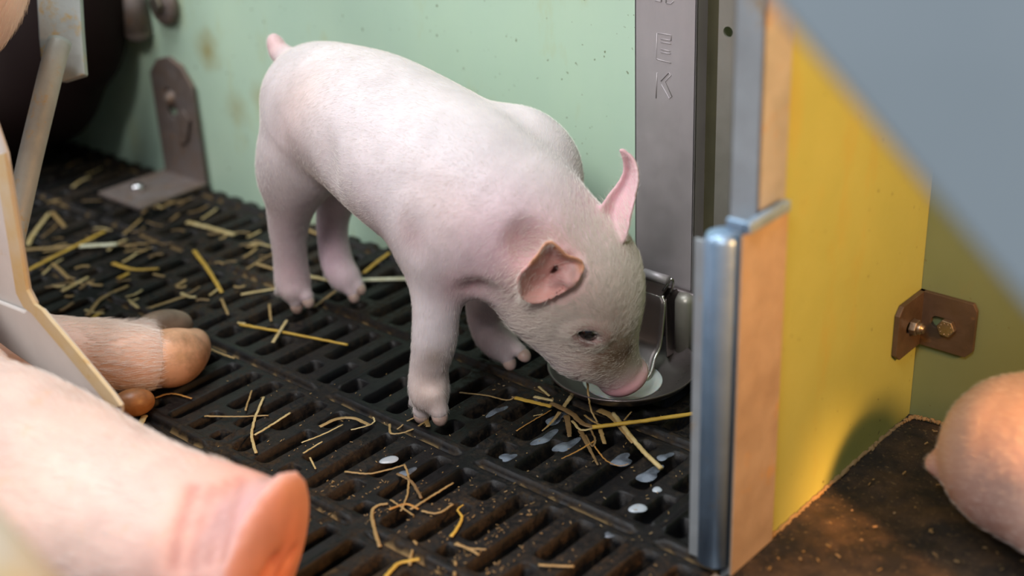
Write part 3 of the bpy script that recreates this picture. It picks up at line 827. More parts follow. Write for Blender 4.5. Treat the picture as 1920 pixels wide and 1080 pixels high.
# toes under the claws
TOES = (((546, 538), (555, 564), (558, 582), .671, .0080, .0056), ((560, 536), (575, 556), (580, 571), .675, .0074, .0050), ((648, 522), (660, 546), (666, 562), .715, .0074, .0050), ((658, 516), (672, 535), (678, 546), .720, .0066, .0044),
        ((796, 738), (791, 770), (790, 789), .606, .0086, .0060), ((814, 738), (823, 770), (826, 790), .603, .0086, .0060), ((938, 646), (951, 670), (958, 687), .702, .0078, .0052), ((951, 640), (975, 658), (987, 671), .706, .0072, .0048))
for a, b, c, y, r1, r2 in TOES:
    p, q = ony(*b, y), ony(*c, y); pg.cone(ony(*a, y), p, r1, r2, .004); pg.cone(p, p+(q-p)*.55, r2, r2*.66, .003)
for x, y_, yy in ((775, 752, .612), (900, 640, .708), (522, 545, .676), (614, 514, .722)):   # dew claws
    pg.cone(ony(x+6, y_-14, yy), ony(x-1, y_+4, yy), .0052, .0032, .004)
# tail
pg.chain([H(560, 130, .698, .012), H(538, 108, .700, .0078), H(524, 98, .702, .0066), H(513, 74, .703, .0048)], .006)
# soft hollows and folds
p, n = pg.hit(1000, 462); pg.ell(p+n*.006, (.017, .010, .014), None, .014, True)
p, n = pg.hit(772, 430); pg.ell(p+n*.010, (.007, .007, .018), None, .014, True)
p, n = pg.hit(612, 300); pg.ell(p+n*.011, (.012, .012, .03), None, .016, True)
p, n = pg.hit(905, 545); pg.ell(p+n*.003, (.012, .006, .008), None, .012, True)
for i in range(7):                                                  # brow and neck wrinkles
    pass
# mouth crease behind the snout disc
a, n1 = pg.hit(1118, 716); b, n2 = pg.hit(1190, 690); mid, n3 = pg.hit(1160, 703)
disc_c = ony(1169, 710, .7095)
# eye
pe, ne = pg.hit(1104, 628)
t_eye = at(1125, 640, 1.0)-at(1083, 616, 1.0); t_eye -= ne*np.dot(t_eye, ne); t_eye /= np.linalg.norm(t_eye)
b_eye = np.cross(ne, t_eye); BE = np.array([t_eye, b_eye, ne])
pg.ell(pe-ne*.001, (.0150, .0110, .0034), BE, .006)
pg.ell(pe+ne*.0015, (.0088, .0054, .0072), BE, .0018, True)
# near ear: a cupped funnel of skin
def rim_point(px, py, raise_):
    p, n = pg.hit(px, py); d = CAM-p; d /= np.linalg.norm(d); return p+d*raise_
pc, nc = pg.hit(1046, 518)
te = at(1090, 490, 1)-at(1000, 560, 1); te -= nc*np.dot(te, nc); te /= np.linalg.norm(te); BEa = np.array([te, np.cross(nc, te), nc])
rim0 = [(977, 558, .014), (971, 537, .017), (973, 517, .019), (992, 496, .021), (1009, 475, .021), (1020, 459, .020), (1030, 453, .019), (1040, 457, .018), (1050, 467, .016), (1065, 480, .013), (1082, 485, .011), (1092, 493, .009), (1093, 506, .008), (1078, 532, .007), (1052, 550, .006), (1016, 566, .008), (994, 567, .012)]
rim = [rim_point(*q) for q in rim0]
rims = spline(rim+[rim[0]], 90)[:-1]
p, n = pg.hit(1046, 508); pg.ell(p+n*.001, (.0135, .0068, .0100), BEa, .005, True)
deep = p-n*.005
ear = []
for i, q in enumerate(rims):
    root = deep+(q-deep)*.22
    for s in np.linspace(0, 1, 26):
        ear.append(root+(q-root)*s-nc*.0030*math.sin(math.pi*s))
pg.cloud(np.array(ear), .00125, .0022)
pi_, ni = pg.hit(1048, 526)
for x, y_, r in ((1042, 528, .0042), (1050, 521, .0050), (1060, 515, .0042), (1072, 508, .0046), (1066, 526, .0040)):
    p, n = pg.hit(x, y_); pg.ell(p+n*.0004, (r, r, r), None, .003)
# far ear: a curled leaf
pb, nb = pg.hit(1146, 436)
d0 = depth(pb)
Lf = spline([at(x, y_, d0+dz) for x, y_, dz in ((1116, 412, .004), (1138, 372, .010), (1156, 350, .012), (1170, 325, .010), (1171, 303, .006), (1164, 282, .002))], 60)
Rt = spline([at(x, y_, d0+dz) for x, y_, dz in ((1172, 452, .000), (1184, 395, .000), (1194, 350, .000), (1195, 322, .000), (1186, 297, .001), (1166, 280, .002))], 60)
far = []
for i in range(60):
    for s in np.linspace(0, 1, 36):
        q = Lf[i]+(Rt[i]-Lf[i])*s; far.append(q+FW*.009*math.sin(math.pi*s)*(1-(i/59)**3))
pg.cloud(np.array(far), .0014, .004)
piglet = thing('piglet', 'small pale pink piglet standing with its snout down in the steel drinking bowl', 'pig', (-.72, .66, 0))
me = pg.mesh('body', 2)
pink = (.70, .33, .36)
SP = lambda x, y: pg.hit(x, y)[0]
FACE = (.62, .41, .33)
blobs = [(SP(965, 485), .036, (.72, .36, .43), .6), (SP(1000, 455), .018, (.50, .28, .30), .6), (SP(872, 535), .018, (.66, .34, .37), .6), (SP(1050, 440), .03, (.72, .46, .50), .4), (SP(930, 420), .04, (.72, .50, .54), .35),
         (SP(1150, 640), .030, FACE, .75), (SP(1190, 560), .030, (.64, .46, .38), .7), (SP(1090, 600), .035, (.68, .49, .43), .6), (SP(1010, 600), .028, (.68, .54, .44), .55), (SP(1120, 680), .026, FACE, .7), (SP(1185, 640), .022, (.46, .33, .25), .6),
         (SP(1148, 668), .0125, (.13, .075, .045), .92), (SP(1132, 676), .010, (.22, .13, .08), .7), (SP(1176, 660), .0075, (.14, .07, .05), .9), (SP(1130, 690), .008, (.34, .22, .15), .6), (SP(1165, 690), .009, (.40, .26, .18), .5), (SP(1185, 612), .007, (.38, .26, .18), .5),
         (disc_c, (.0235, .0235, .0150), (.86, .23, .29), 1.0), (pe, .014, (.44, .22, .21), .85), (pe+t_eye*.010-b_eye*0, .007, (.36, .17, .17), .6), (pe, .0075, (.10, .045, .035), .95),
         (SP(1182, 470), .018, (.46, .32, .22), .6), (SP(1120, 520), .030, (.72, .62, .56), .4),
         (pc+nc*.010, .022, (.68, .34, .31), .9), (deep, .007, (.20, .07, .05), .85), (rims[36], .011, (.70, .33, .18), .7),  # shade in the ear hollow put into the colour
         (at(1160, 385, d0), .03, (.74, .42, .47), .85), (at(1182, 300, d0), .012, (.66, .42, .38), .6), (ony(520, 85, .703), .016, (.74, .42, .42), .8),
         (SP(560, 180), .030, (.70, .50, .42), .4), (SP(540, 260), .03, (.70, .52, .54), .4), (SP(545, 420), .04, (.64, .48, .54), .6), (SP(548, 520), .03, (.66, .44, .46), .6), (SP(630, 470), .045, (.60, .38, .48), .7), (SP(925, 620), .035, (.62, .45, .47), .6),  # purplish hind leg tint puts cool shade into the skin colour
         (SP(803, 740), .024, (.60, .42, .33), .65), (SP(775, 445), .014, (.58, .40, .42), .6), (SP(815, 672), .009, (.38, .27, .18), .5), (SP(700, 400), .03, (.66, .54, .60), .4)]
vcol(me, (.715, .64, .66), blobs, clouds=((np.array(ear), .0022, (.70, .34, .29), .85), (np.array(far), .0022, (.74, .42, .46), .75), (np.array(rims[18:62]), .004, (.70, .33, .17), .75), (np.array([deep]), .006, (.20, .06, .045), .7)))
body = link('body', me, MAT['piglet'], piglet, True)
bm = bmesh.new()
bmesh.ops.create_uvsphere(bm, u_segments=24, v_segments=16, radius=.0074)
bm.transform(Matrix.Translation(Vector(pe-ne*.0052)))
bmo('eye', bm, MAT['eye'], piglet, True)
for a, b, c, y, r1, r2 in TOES:
    p, q = ony(*b, y), ony(*c, y); q[2] = max(q[2], .0016)
    s = Solid(np.minimum(p, q)-.014, np.maximum(p, q)+.014, .0009)
    s.chain([(p+(q-p)*.42, r2*.70), (p+(q-p)*.7, r2*.58), (q, r2*.22)], .002)
    link('hoof', s.mesh('hoof', 2), MAT['claw'], piglet, True)
g = [(ony(600, 200, .66), at(560, 215, 1.2)-at(600, 195, 1.2)), (ony(720, 200, .65), at(660, 180, 1.2)-at(720, 200, 1.2)), (ony(760, 330, .62), at(690, 330, 1.15)-at(760, 320, 1.1)), (ony(860, 300, .62), at(800, 290, 1.1)-at(870, 300, 1.05)),
     (ony(940, 350, .62), at(880, 310, 1.1)-at(940, 350, 1.05)), (ony(900, 470, .61), at(870, 520, 1)-at(910, 450, 1)), (ony(820, 560, .60), (0, 0, -1), .05), (ony(805, 720, .60), (0, 0, -1), .05), (ony(550, 420, .66), (0, 0, -1), .05), (ony(630, 470, .71), (0, 0, -1), .05), (ony(550, 300, .66), at(560, 380, 1.2)-at(545, 300, 1.2)),
     (ony(1010, 400, .64), at(960, 350, 1.1)-at(1010, 400, 1.05)), (ony(1100, 470, .66), at(1070, 430, 1)-at(1110, 490, 1), .03), (ony(1160, 520, .67), at(1140, 470, 1)-at(1170, 540, 1), .03), (ony(1180, 600, .68), at(1165, 540, 1)-at(1185, 620, 1), .025), (ony(1110, 660, .67), at(1060, 630, 1)-at(1130, 660, 1), .025), (ony(1030, 620, .66), at(980, 590, 1)-at(1040, 620, 1), .025), (ony(1080, 590, .66), at(1030, 580, 1)-at(1090, 600, 1), .02), (ony(990, 560, .64), at(950, 560, 1)-at(1000, 570, 1), .03), (ony(930, 640, .70), (0, 0, -1), .04)]
def no_snout(c): return np.where(np.linalg.norm(c-disc_c, axis=1) < .019, 0, 1)*np.where(np.linalg.norm(c-pe, axis=1) < .006, 0, 1)*np.where(np.linalg.norm(c-(pc+nc*.010), axis=1) < .025, .06, 1)
coat('coat', body, piglet, 60000, .0038, .00004, g, 1, .20, no_snout)
head_c = SP(1120, 560)
coat('head_coat', body, piglet, 13000, .0062, .00006, g, 2, .24, lambda c: no_snout(c)*np.where(np.linalg.norm(c-SP(1155, 672), axis=1) < .016, .25, 1)*np.exp(-(((c-head_c)**2).sum(1)/.055**2)**2)*np.where(np.linalg.norm(c-pe, axis=1) < .010, .2, 1), 'facehair')
lash = bmesh.new()
for i in range(9):
    q = pe+t_eye*(-.006+.0014*i)-b_eye*.0035*1+ne*.002
    e = q+(ne*.006+b_eye*.004+t_eye*.0015*rnd.uniform(-1, 1.4))
    tube(lash, [q, (q+e)/2+ne*.001, e], [.00016, .00014, .00006], 5)
bmo('eyelash', lash, MAT['hair'], piglet, True)

# ------------------------------------------------------------------ the second piglet under the lamp
c0 = at(1917, 868, .84)
s2 = Solid((-.36, .58, -.004), (.16, .82, .17), .0024)
ax2 = np.array([1.0, -.12, 0.]); ax2 /= np.linalg.norm(ax2); pr2 = np.array([.12, 1, 0]); pr2 /= np.linalg.norm(pr2)
U = lambda a, b, z: np.array([c0[0]+ax2[0]*a+pr2[0]*b, c0[1]+ax2[1]*a+pr2[1]*b, z+.003])
s2.chain([(U(.0, 0, .055), .0500), (U(.05, 0, .062), .057), (U(.13, 0, .062), .057), (U(.20, 0, .06), .050), (U(.255, .01, .055), .040), (U(.30, .015, .040), .026), (U(.325, .018, .032), .019)], .02)
s2.ell(U(.337, .02, .029), (.007, .018, .018), None, .004)
s2.chain([(U(.05, -.028, .05), .034), (U(.085, -.045, .028), .022), (U(.06, -.05, .014), .013), (U(.05, -.052, .010), .010)], .014)
s2.chain([(U(.02, .028, .05), .034), (U(.045, .045, .028), .022), (U(.0, .05, .014), .013)], .014)
s2.chain([(U(.17, -.03, .04), .026), (U(.20, -.045, .016), .014), (U(.235, -.047, .011), .010)], .014)
s2.chain([(U(.17, .03, .04), .026), (U(.20, .045, .016), .014), (U(.235, .047, .011), .010)], .014)
tb = at(1768, 868, .858)
s2.chain([(U(-.03, .012, .056), .012), (tb, .0066), (at(1752, 866, .860), .0046)], .006)
for sg in (-1, 1):
    L = [U(.235, .025*sg, .088), U(.243, .045*sg, .112), U(.262, .052*sg, .122)]; R = [U(.262, .03*sg, .082), U(.272, .05*sg, .105), U(.264, .053*sg, .122)]
    pts = []
    for a, b in zip(spline(L, 24), spline(R, 24)):
        for t in np.linspace(0, 1, 14): pts.append(a+(b-a)*t)
    s2.cloud(np.array(pts), .0026, .005)
p2 = thing('piglet', 'second piglet seen from behind, resting on the black mat in orange light', 'pig', tuple(U(.1, 0, 0)))
me = s2.mesh('body', 3); vcol(me, (.55, .38, .33), [(at(1900, 960, .82), .035, (.50, .27, .25), .5), (tb, .016, (.62, .36, .36), .7)])  # browner base colour carries the shade on this piglet
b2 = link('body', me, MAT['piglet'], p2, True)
for sg in (-1, 1):
    bm = bmesh.new(); bmesh.ops.create_uvsphere(bm, u_segments=12, v_segments=8, radius=.0055); bm.transform(Matrix.Translation(Vector(U(.276, .029*sg+.012, .064)))); bmo('eye', bm, MAT['eye'], p2, True)
coat('coat', b2, p2, 9000, .0046, .00006, [(U(0, 0, .06), U(-1, 0, 0)-U(0, 0, .2)), (U(.1, 0, .06), U(-1, 0, 0)-U(0, 0, 0))], 3, .25)

# ------------------------------------------------------------------ the sow
sw = Solid((-1.34, .12, 0.0), (-.47, .80, .40), .0038)
A = lambda px, py, t, r: (at(px, py, t), r)
sw.chain([A(-900, 330, .95, .17), A(-620, 420, .93, .165), A(-380, 720, .89, .115), A(-180, 905, .86, .096), A(0, 945, .84, .0825), A(140, 978, .825, .0675), A(270, 1008, .803, .0555), A(360, 1030, .792, .0520), A(450, 1050, .782, .0490)], .03, n=3)
sw.ell(at(-150, -85, 1.02), (.085, .07, .080), None, .05)
sw.cone(at(-620, 300, .98), at(-190, -50, 1.02), .14, .065, .05)
# snout disc
dc = at(486, 1068, .772); dn_ = RT*.92+(-FW)*.27+DN*.29; dn_ /= np.linalg.norm(dn_)
u_ = np.cross(dn_, FW); u_ /= np.linalg.norm(u_); BD = np.array([u_, np.cross(dn_, u_), dn_])
sl_, Pp = sw._box(dc-.085, dc+.085, 0)
sw.g[sl_] = np.maximum(sw.g[sl_], ((Pp-dc.astype(np.float32))@dn_.astype(np.float32)+.003).astype(np.float32))
sw.ell(dc, (.0590, .050, .0110), BD, .005)
if BD[0][2] < 0: BD[0] *= -1; BD[1] *= -1
hv = BD[1] if np.dot(BD[1], RT) > 0 else -BD[1]
for sg in (-.55, .75):
    e1 = BD[0]+hv*.9; e1 /= np.linalg.norm(e1); e2 = np.cross(dn_, e1)
    sw.ell(dc+dn_*.009+hv*.018*sg+BD[0]*.004, (.0125, .0042, .012), np.array([e1, e2, dn_]), .003, True)
folds = []
for px, py, rr_ in ((338, 1000, .0030), (372, 1000, .0036), (402, 990, .0034), (428, 985, .0030)):       # folds behind the disc
    arc = [sw.hit(x, y, .55)[0] for x, y in ((px+26, py-88), (px+12, py-55), (px-4, py), (px-14, py+60))]
    folds += [q_ for a, b in zip(arc[:-1], arc[1:]) for q_ in np.linspace(a, b, 20)]
    for a, b in zip(arc[:-1], arc[1:]): sw.cone(a-FW*.0006, b-FW*.0006, rr_, rr_, .005, True)
# foreleg on the floor
leg = [(onz(288, 672, .026), .0200), (onz(262, 672, .028), .0228), (onz(230, 672, .030), .0245), (onz(160, 668, .032), .0270), (onz(60, 660, .036), .029), (onz(-60, 648, .042), .033), (at(-420, 560, 1.06), .07)]
sw.chain(leg, .014, n=3)
sw.cone(onz(272, 632, .022), onz(200, 650, .030), .014, .020, .012)
me = sw.mesh('body', 3)
vcol(me, (.72, .545, .495), [(dc, (.06, .06, .065), (.76, .24, .15), .95), (at(455, 960, .75), .020, (.62, .34, .40), .6), (at(440, 1010, .74), .035, (.72, .40, .36), .5), (at(200, 930, .74), .05, (.80, .64, .60), .5), (at(60, 1000, .74), .05, (.78, .54, .42), .4), (at(10, 20, 1.0), .03, (.80, .64, .60), .5),  # lamp's orange on snout, crease shade and lit shoulder put into the colour
                          (onz(240, 670, .05), .05, (.70, .45, .32), .6), (onz(285, 690, .04), .02, (.62, .36, .26), .5)], clouds=((np.array(folds), .0034, (.52, .24, .20), .8),))  # crease shade of the snout folds painted into the skin
sow = thing('sow', 'large pink sow lying in its crate with wrinkled snout and one hoof stretched forward', 'pig', (-.9, .4, 0))
bs = link('body', me, MAT['sow'], sow, True)
coat('coat', bs, sow, 26000, .009, .00009, [(onz(250, 670, .05), onz(350, 665, .03)-onz(200, 672, .03), .08), (at(300, 950, .75), at(100, 900, .8)-at(300, 950, .78), .1), (at(0, 0, 1), at(-50, 60, 1)-at(0, 0, 1), .1)], 4, .16,
     lambda c: np.where((c[:, 1] > .47) & (c[:, 2] < .075), 6, 1)*np.where(np.linalg.norm(c-dc, axis=1) < .065, .0, 1))
def hoof(pts, mat, lab, flat=None):
    P = np.array([p for p, r in pts]); mr = max(r for p, r in pts)
    s = Solid(P.min(0)-mr*1.5, P.max(0)+mr*1.5, .0016)
    s.chain(pts, .005)
    s.g = np.maximum(s.g, -(np.zeros_like(s.g)+(s.lo[2]+s.h*np.arange(s.n[2]))[None, None, :]-.0012).astype(np.float32))
    o = link('hoof', s.mesh('hoof', 3), MAT[mat], sow, True); o['label'] = lab
hoof([(onz(306, 674, .023), .0215), (onz(332, 668, .0225), .0205), (onz(356, 655, .019), .0150), (onz(368, 640, .015), .0098)], 'hoofpink', 'pink front claw of the sow')
hoof([(onz(278, 622, .018), .0130), (onz(312, 613, .017), .0130), (onz(338, 610, .014), .0105)], 'hoofgrey', 'grey-brown rear claw of the sow')
hoof([(onz(232, 758, .012), .0085), (onz(256, 754, .012), .0088), (onz(272, 751, .010), .0065)], 'hoofbrown', 'orange-brown dew claw of the sow')

# ------------------------------------------------------------------ milk spilled on the slats
def drop(px, py, a, b, rot, lab, group=None, mat='milk', z=.0003, name='milk_drop'):
    c = onz(px, py, .0); bm = bmesh.new(); n = 28; u = onz(px+1, py-rot, 0)-c; u /= np.linalg.norm(u); v = np.cross([0, 0, 1], u)
    rows = [(1.0, 0.), (.9, .55), (.6, .9), (.25, 1.)]
    ph = [rnd.uniform(0, 6) for _ in range(3)]
    R = []
    for f, hh in rows:
        R.append([bm.verts.new(c+(u*a*math.cos(t)+v*b*math.sin(t))*f*(1+(.13 if mat == 'milk' else .24)*math.sin(2*t+ph[0])+(.06 if mat == 'milk' else .20)*math.sin(3*t+ph[1]))+V(0, 0, z+(.0010 if mat == 'milk' else .0004)*hh)) for t in [2*math.pi*i/n for i in range(n)]])
    for p, q in zip(R[:-1], R[1:]):
        for i in range(n): bm.faces.new((p[i], p[(i+1) % n], q[(i+1) % n], q[i]))
    bm.faces.new(R[-1])
    o = bmo(name, bm, MAT['milkdrop' if mat == 'milk' else mat], None, True, origin=c)
    return tag(o, lab, 'milk', group)
drop(730, 863, .0065, .0048, .4, 'round white milk drop on a slat to the right of the sow\'s snout')
drop(764, 886, .0060, .0040, .6, 'smaller pale milk drop beside the bent straw right of the sow\'s snout', None, 'milkthin')
drop(1196, 954, .0058, .0052, .6, 'large round milk drop on a slat near the foot of the tube holder')
drop(1232, 919, .0038, .0028, .3, 'small oval milk drop above the large round drop near the tube holder')
drop(1142, 1004, .0034, .0026, .3, 'faint milk speck on the grimy slats at the front edge of the floor', None, 'milkthin')
drop(1246, 857, .0058, .0040, .5, 'milk drop at the split end of the thick pale straw stalk', None, 'milkthin')
drop(1042, 786, .010, .005, .5, 'thin milk smear under the tangled straw below the drinking bowl', None, 'milkthin')
drop(1022, 822, .0110, .0050, .6, 'thin milk smear left of the tangled straw on the slats', None, 'milkthin')
drop(1062, 836, .0120, .0048, .7, 'thin milk smear below the tangled straw on the slats', None, 'milkthin')
drop(1165, 864, .0100, .0055, .5, 'thin milk smear between the tangled straw and the thick pale stalk', None, 'milkthin')
drop(1218, 890, .0110, .0060, .5, 'thin milk smear around the slot end below the thick pale stalk', None, 'milkthin')
drop(952, 858, .0070, .0040, .5, 'thin milk smear on the slat below the piglet\'s front leg', None, 'milkthin')
drop(930, 772, .0090, .0035, .6, 'faint milk smear on the slat between the piglet\'s front feet', None, 'milkthin')

# ------------------------------------------------------------------ straw
def straw(pts, wmm, mat, lab, group=None, z=.0022, flat=.35, lift=None, taper=.85, name='straw_stalk'):
    n = max(8, 7*len(pts))
    P = []
    for i, q in enumerate(pts):
        zz = (q[2] if len(q) > 2 else z)
        P.append(onz(q[0], q[1], zz))
    P = spline(P, n)
    P = [p+V(rnd.uniform(-1, 1), rnd.uniform(-1, 1), 0)*.00025 for p in P]
    r = [wmm*.0005*(1-(1-taper)*i/(n-1))*(.92+.16*rnd.random()) for i in range(n)]
    for p, q in zip(P, r): p[2] = max(p[2], q*flat+.0014)
    bm = bmesh.new(); tube(bm, P, r, 10, True, flat, up=(0, 0, 1))
    o = bmo(name, bm, MAT[mat], None, True, origin=P[n//2])
    return tag(o, lab, 'straw', group)
YW, PA, WH, BN, TN, OG = 's_yellow', 's_pale', 's_white', 's_brown', 's_tan', 's_orange'
T = 'straw tangle below the drinking bowl'
straw([(1110, 801, .008), (1200, 790, .009), (1310, 774, .010)], 3.7, YW, 'long straight yellow straw stalk pointing right from the tangle towards the tube holder', T, flat=.8, taper=1)
straw([(1150, 775, .006), (1180, 815, .006), (1210, 850, .005), (1240, 879, .004)], 3.6, PA, 'thick pale hollow straw stalk slanting down from the tangle to a cut end', T, flat=.8, taper=1)
straw([(1122, 768, .004), (1150, 783, .005), (1190, 830, .006)], 6.5, TN, 'broad dull leaf sheath wrapped round the top of the thick pale stalk', T, flat=.12, name='straw_leaf')
straw([(1033, 756, .007), (1070, 774, .008), (1095, 795, .007), (1130, 803, .006)], 5.0, BN, 'brown crumpled straw sheath running down the middle of the tangle', T)
straw([(966, 746, .005), (1000, 754, .006), (1034, 762, .007)], 4.2, YW, 'short fat yellow straw piece at the left end of the tangle', T, taper=1)
straw([(862, 736, .003), (910, 741, .003), (950, 750, .003), (966, 744, .004)], 1.6, TN, 'thin wavy tan straw leading left from the yellow piece towards the piglet\'s front foot', T)
straw([(1002, 744, .006), (1037, 751, .006)], 3.6, PA, 'short pale straw chip lying above the fat yellow piece', T)
straw([(1101, 716, .028), (1104, 745, .021), (1108, 768, .012), (1120, 792, .006)], 1.7, TN, 'thin tan straw standing up against the front rim of the drinking bowl', T, flat=.8)
straw([(1075, 738, .004), (1055, 765, .005)], 3.8, PA, 'olive straw piece tucked under the left rim of the drinking bowl', T)
straw([(1050, 772, .005), (1034, 792, .004), (1016, 808, .003)], 3.4, TN, 'tapering tan leaf pointing down left out of the tangle', T, flat=.15, taper=.3, name='straw_leaf')
straw([(1062, 778, .006), (1066, 800, .005), (1068, 819, .004)], 5.0, BN, 'broad brown leaf hanging down from the left of the tangle', T, flat=.15, taper=.6, name='straw_leaf')
straw([(1073, 789, .006), (1090, 806, .006), (1120, 801, .006)], 2.4, PA, 'pale bent straw folded at the heart of the tangle', T)
straw([(1088, 806, .005), (1102, 835, .004), (1121, 872, .003)], 4.0, BN, 'grey-brown ragged straw blade pointing towards the viewer below the tangle', T, flat=.2, taper=.35, name='straw_leaf')
straw([(1116, 826, .004), (1082, 846, .004), (1053, 860, .003)], 1.8, OG, 'thin orange straw curl reaching down left below the tangle', T, taper=.4)
straw([(1112, 833, .004), (1134, 861, .003), (1158, 873, .003), (1179, 870, .003)], 1.2, OG, 'thin hooked straw thread curling right below the tangle', T, taper=.5)
straw([(1124, 800, .006), (1130, 820, .005), (1134, 832, .004)], 3.4, TN, 'short frayed straw stub below the joint of the yellow stalk', T)
straw([(1096, 778, .006), (1112, 790, .007), (1130, 798, .007)], 2.0, TN, 'small forked straw bit over the heart of the tangle', T)
straw([(1108, 806, .006), (1116, 826, .005), (1110, 836, .004), (1098, 815, .005)], 1.6, BN, 'looped brown straw thread beneath the heart of the tangle', T)
straw([(1170, 788, .006), (1184, 772, .006)], 1.4, TN, 'tiny straw sprig sticking up behind the long yellow stalk', T)
straw([(1010, 725), (1030, 742)], 2.2, PA, 'short pale straw chip between the piglet\'s far front foot and the bowl')
straw([(968, 808), (1000, 788), (1035, 768)], 1.2, OG, 'thin orange straw lying along a slat left of the tangle')
# left of the piglet
straw([(450, 609), (540, 625), (652, 647)], 2.8, YW, 'long thin yellow straw stalk crossing the slats in front of the piglet\'s hind feet', flat=.8)
straw([(512, 642), (524, 622), (538, 600)], 3.2, PA, 'short pale straw crossing the long yellow stalk in front of the hind feet', z=.0045)
straw([(352, 417), (395, 428), (440, 441)], 6.2, PA, 'broad pale straw piece lying alone by the foot of the rusty angle bracket', taper=1)
straw([(52, 460), (62, 440), (92, 400)], 5.4, PA, 'bent pale straw standing at the foot of the crate rod')
straw([(98, 398), (122, 426)], 4.8, TN, 'short tan straw at the top of the bent pale one')
straw([(42, 469), (110, 464), (180, 459)], 5.2, TN, 'long tan straw lying across under the yellow one near the crate fin')
straw([(150, 462), (220, 458)], 7.0, WH, 'wide bleached straw piece over the long tan straw near the crate fin', z=.005, taper=1)
straw([(222, 459), (258, 459)], 4.0, BN, 'brown straw end to the right of the bleached piece')
straw([(50, 508), (120, 472), (196, 434)], 5.2, YW, 'bright yellow straw slanting up across the tan one near the crate fin', z=.006)
straw([(98, 494), (114, 508), (130, 522)], 4.6, TN, 'short tan straw pointing down under the bright yellow one')
straw([(212, 494), (250, 505), (298, 504)], 5.2, YW, 'curved golden straw lying on the slats beyond the sow\'s hoof', taper=.6)
straw([(222, 522), (242, 512)], 4.6, YW, 'small golden straw stub under the curved golden one')
straw([(364, 470), (390, 505), (416, 548)], 4.2, YW, 'dull golden straw slanting down to the right between bracket and piglet')
straw([(415, 560), (428, 590)], 2.6, TN, 'short tan straw below the dull golden one')
straw([(164, 592), (190, 560), (240, 536)], 4.2, TN, 'tan straw slanting up behind the sow\'s hoof')
straw([(160, 606), (172, 598), (186, 588)], 5.0, YW, 'short thick golden straw at the hairy edge of the sow\'s foot')
straw([(241, 563), (260, 578)], 4.0, PA, 'stubby pale straw behind the sow\'s hoof')
straw([(274, 580), (310, 568), (352, 554)], 3.8, TN, 'tan straw lying to the right of the stubby pale one')
straw([(116, 546), (165, 520)], 4.6, PA, 'pale straw lying beside the crate fin above the sow\'s foot')
straw([(452, 552), (530, 539)], 3.4, PA, 'pale straw lying left of the piglet\'s near hind foot')
straw([(460, 607), (445, 605)], 3.0, PA, 'tiny pale straw at the left tip of the long yellow stalk')
straw([(505, 570), (508, 602)], 2.4, TN, 'upright tan straw just left of the near hind hoof')
straw([(682, 512), (706, 492), (730, 474)], 4.4, YW, 'golden straw slanting up behind the piglet between hind and front legs')
straw([(672, 526), (720, 524), (770, 523)], 6.4, WH, 'wide bleached straw lying flat behind the piglet\'s far hind foot', taper=1)
straw([(578, 518), (600, 522), (628, 528)], 5.0, PA, 'pale straw lying between the piglet\'s two hind feet')
straw([(588, 576), (610, 560), (632, 544)], 3.4, TN, 'tan straw slanting under the piglet\'s far hind hoof')
straw([(560, 425), (600, 440)], 4.5, TN, 'tan straw against the wall foot behind the hind legs')
straw([(730, 795), (733, 812), (752, 812), (775, 804), (800, 788), (798, 780), (770, 786), (745, 805)], 2.0, TN, 'curled tan straw loop lying at the piglet\'s near front foot', taper=.7)
straw([(782, 784), (796, 782), (803, 800)], 4.2, TN, 'broad end of the curled straw beside the near front hoof', flat=.2, name='straw_leaf')
straw([(600, 800), (630, 786), (662, 784), (692, 797)], 3.6, TN, 'arched tan straw leaf on the slats ahead of the sow\'s snout', flat=.3, taper=.9, name='straw_leaf')
straw([(658, 806), (690, 798), (702, 790), (700, 782)], 1.5, PA, 'thin pale hooked straw at the tip of the arched leaf')
straw([(566, 830), (604, 815), (643, 796)], 1.5, PA, 'thin straight straw lying along the slats below the arched leaf', taper=1)
straw([(480, 850), (472, 815), (478, 785), (494, 744)], 2.4, PA, 'pale bent straw standing up above the sow\'s snout')
straw([(477, 816), (510, 796), (544, 774)], 2.2, PA, 'straight pale straw stalk beside the bent one above the sow\'s snout', taper=1)
straw([(383, 780), (440, 781), (504, 779)], 2.0, TN, 'long thin tan straw crossing behind the bent one')
straw([(460, 770), (472, 732)], 1.6, TN, 'tiny tan straw sprig behind the bent one')
straw([(258, 808), (264, 794), (271, 780)], 5.0, PA, 'short wide pale straw tucked behind the sow\'s cheek', taper=1)
straw([(222, 792), (242, 778)], 3.6, PA, 'short pale straw under the sow\'s dew claw')
straw([(290, 746), (322, 738), (360, 747)], 2.0, OG, 'orange straw sliver beside the sow\'s hoof')
straw([(384, 655), (376, 676), (382, 692)], 1.8, TN, 'curved tan straw at the tip of the sow\'s hoof')
straw([(384, 650), (412, 662), (440, 672)], 2.6, TN, 'tan straw lying along the groove right of the sow\'s hoof')
straw([(646, 884), (690, 888), (730, 880), (757, 872)], 2.0, TN, 'long crinkled tan straw right of the sow\'s snout', taper=.8)
straw([(758, 870), (766, 895), (764, 925), (752, 958)], 1.6, TN, 'crinkled straw falling from the end of the long crinkled one')
straw([(744, 888), (770, 902), (790, 934)], 2.6, BN, 'brown crinkled straw beside the falling one')
straw([(712, 1025), (700, 985), (698, 958), (710, 947), (727, 944)], 2.6, TN, 'arched tan straw standing over a slot right of the sow\'s nostril')
straw([(730, 955), (760, 945), (785, 955)], 2.2, OG, 'short orange straw in the small cross right of the arched one')
straw([(732, 937), (752, 950), (775, 966)], 1.6, TN, 'thin tan straw in the small cross right of the arched one')
straw([(770, 955), (810, 930), (850, 905)], 2.0, TN, 'tan straw lying along a slat towards the piglet\'s front foot')
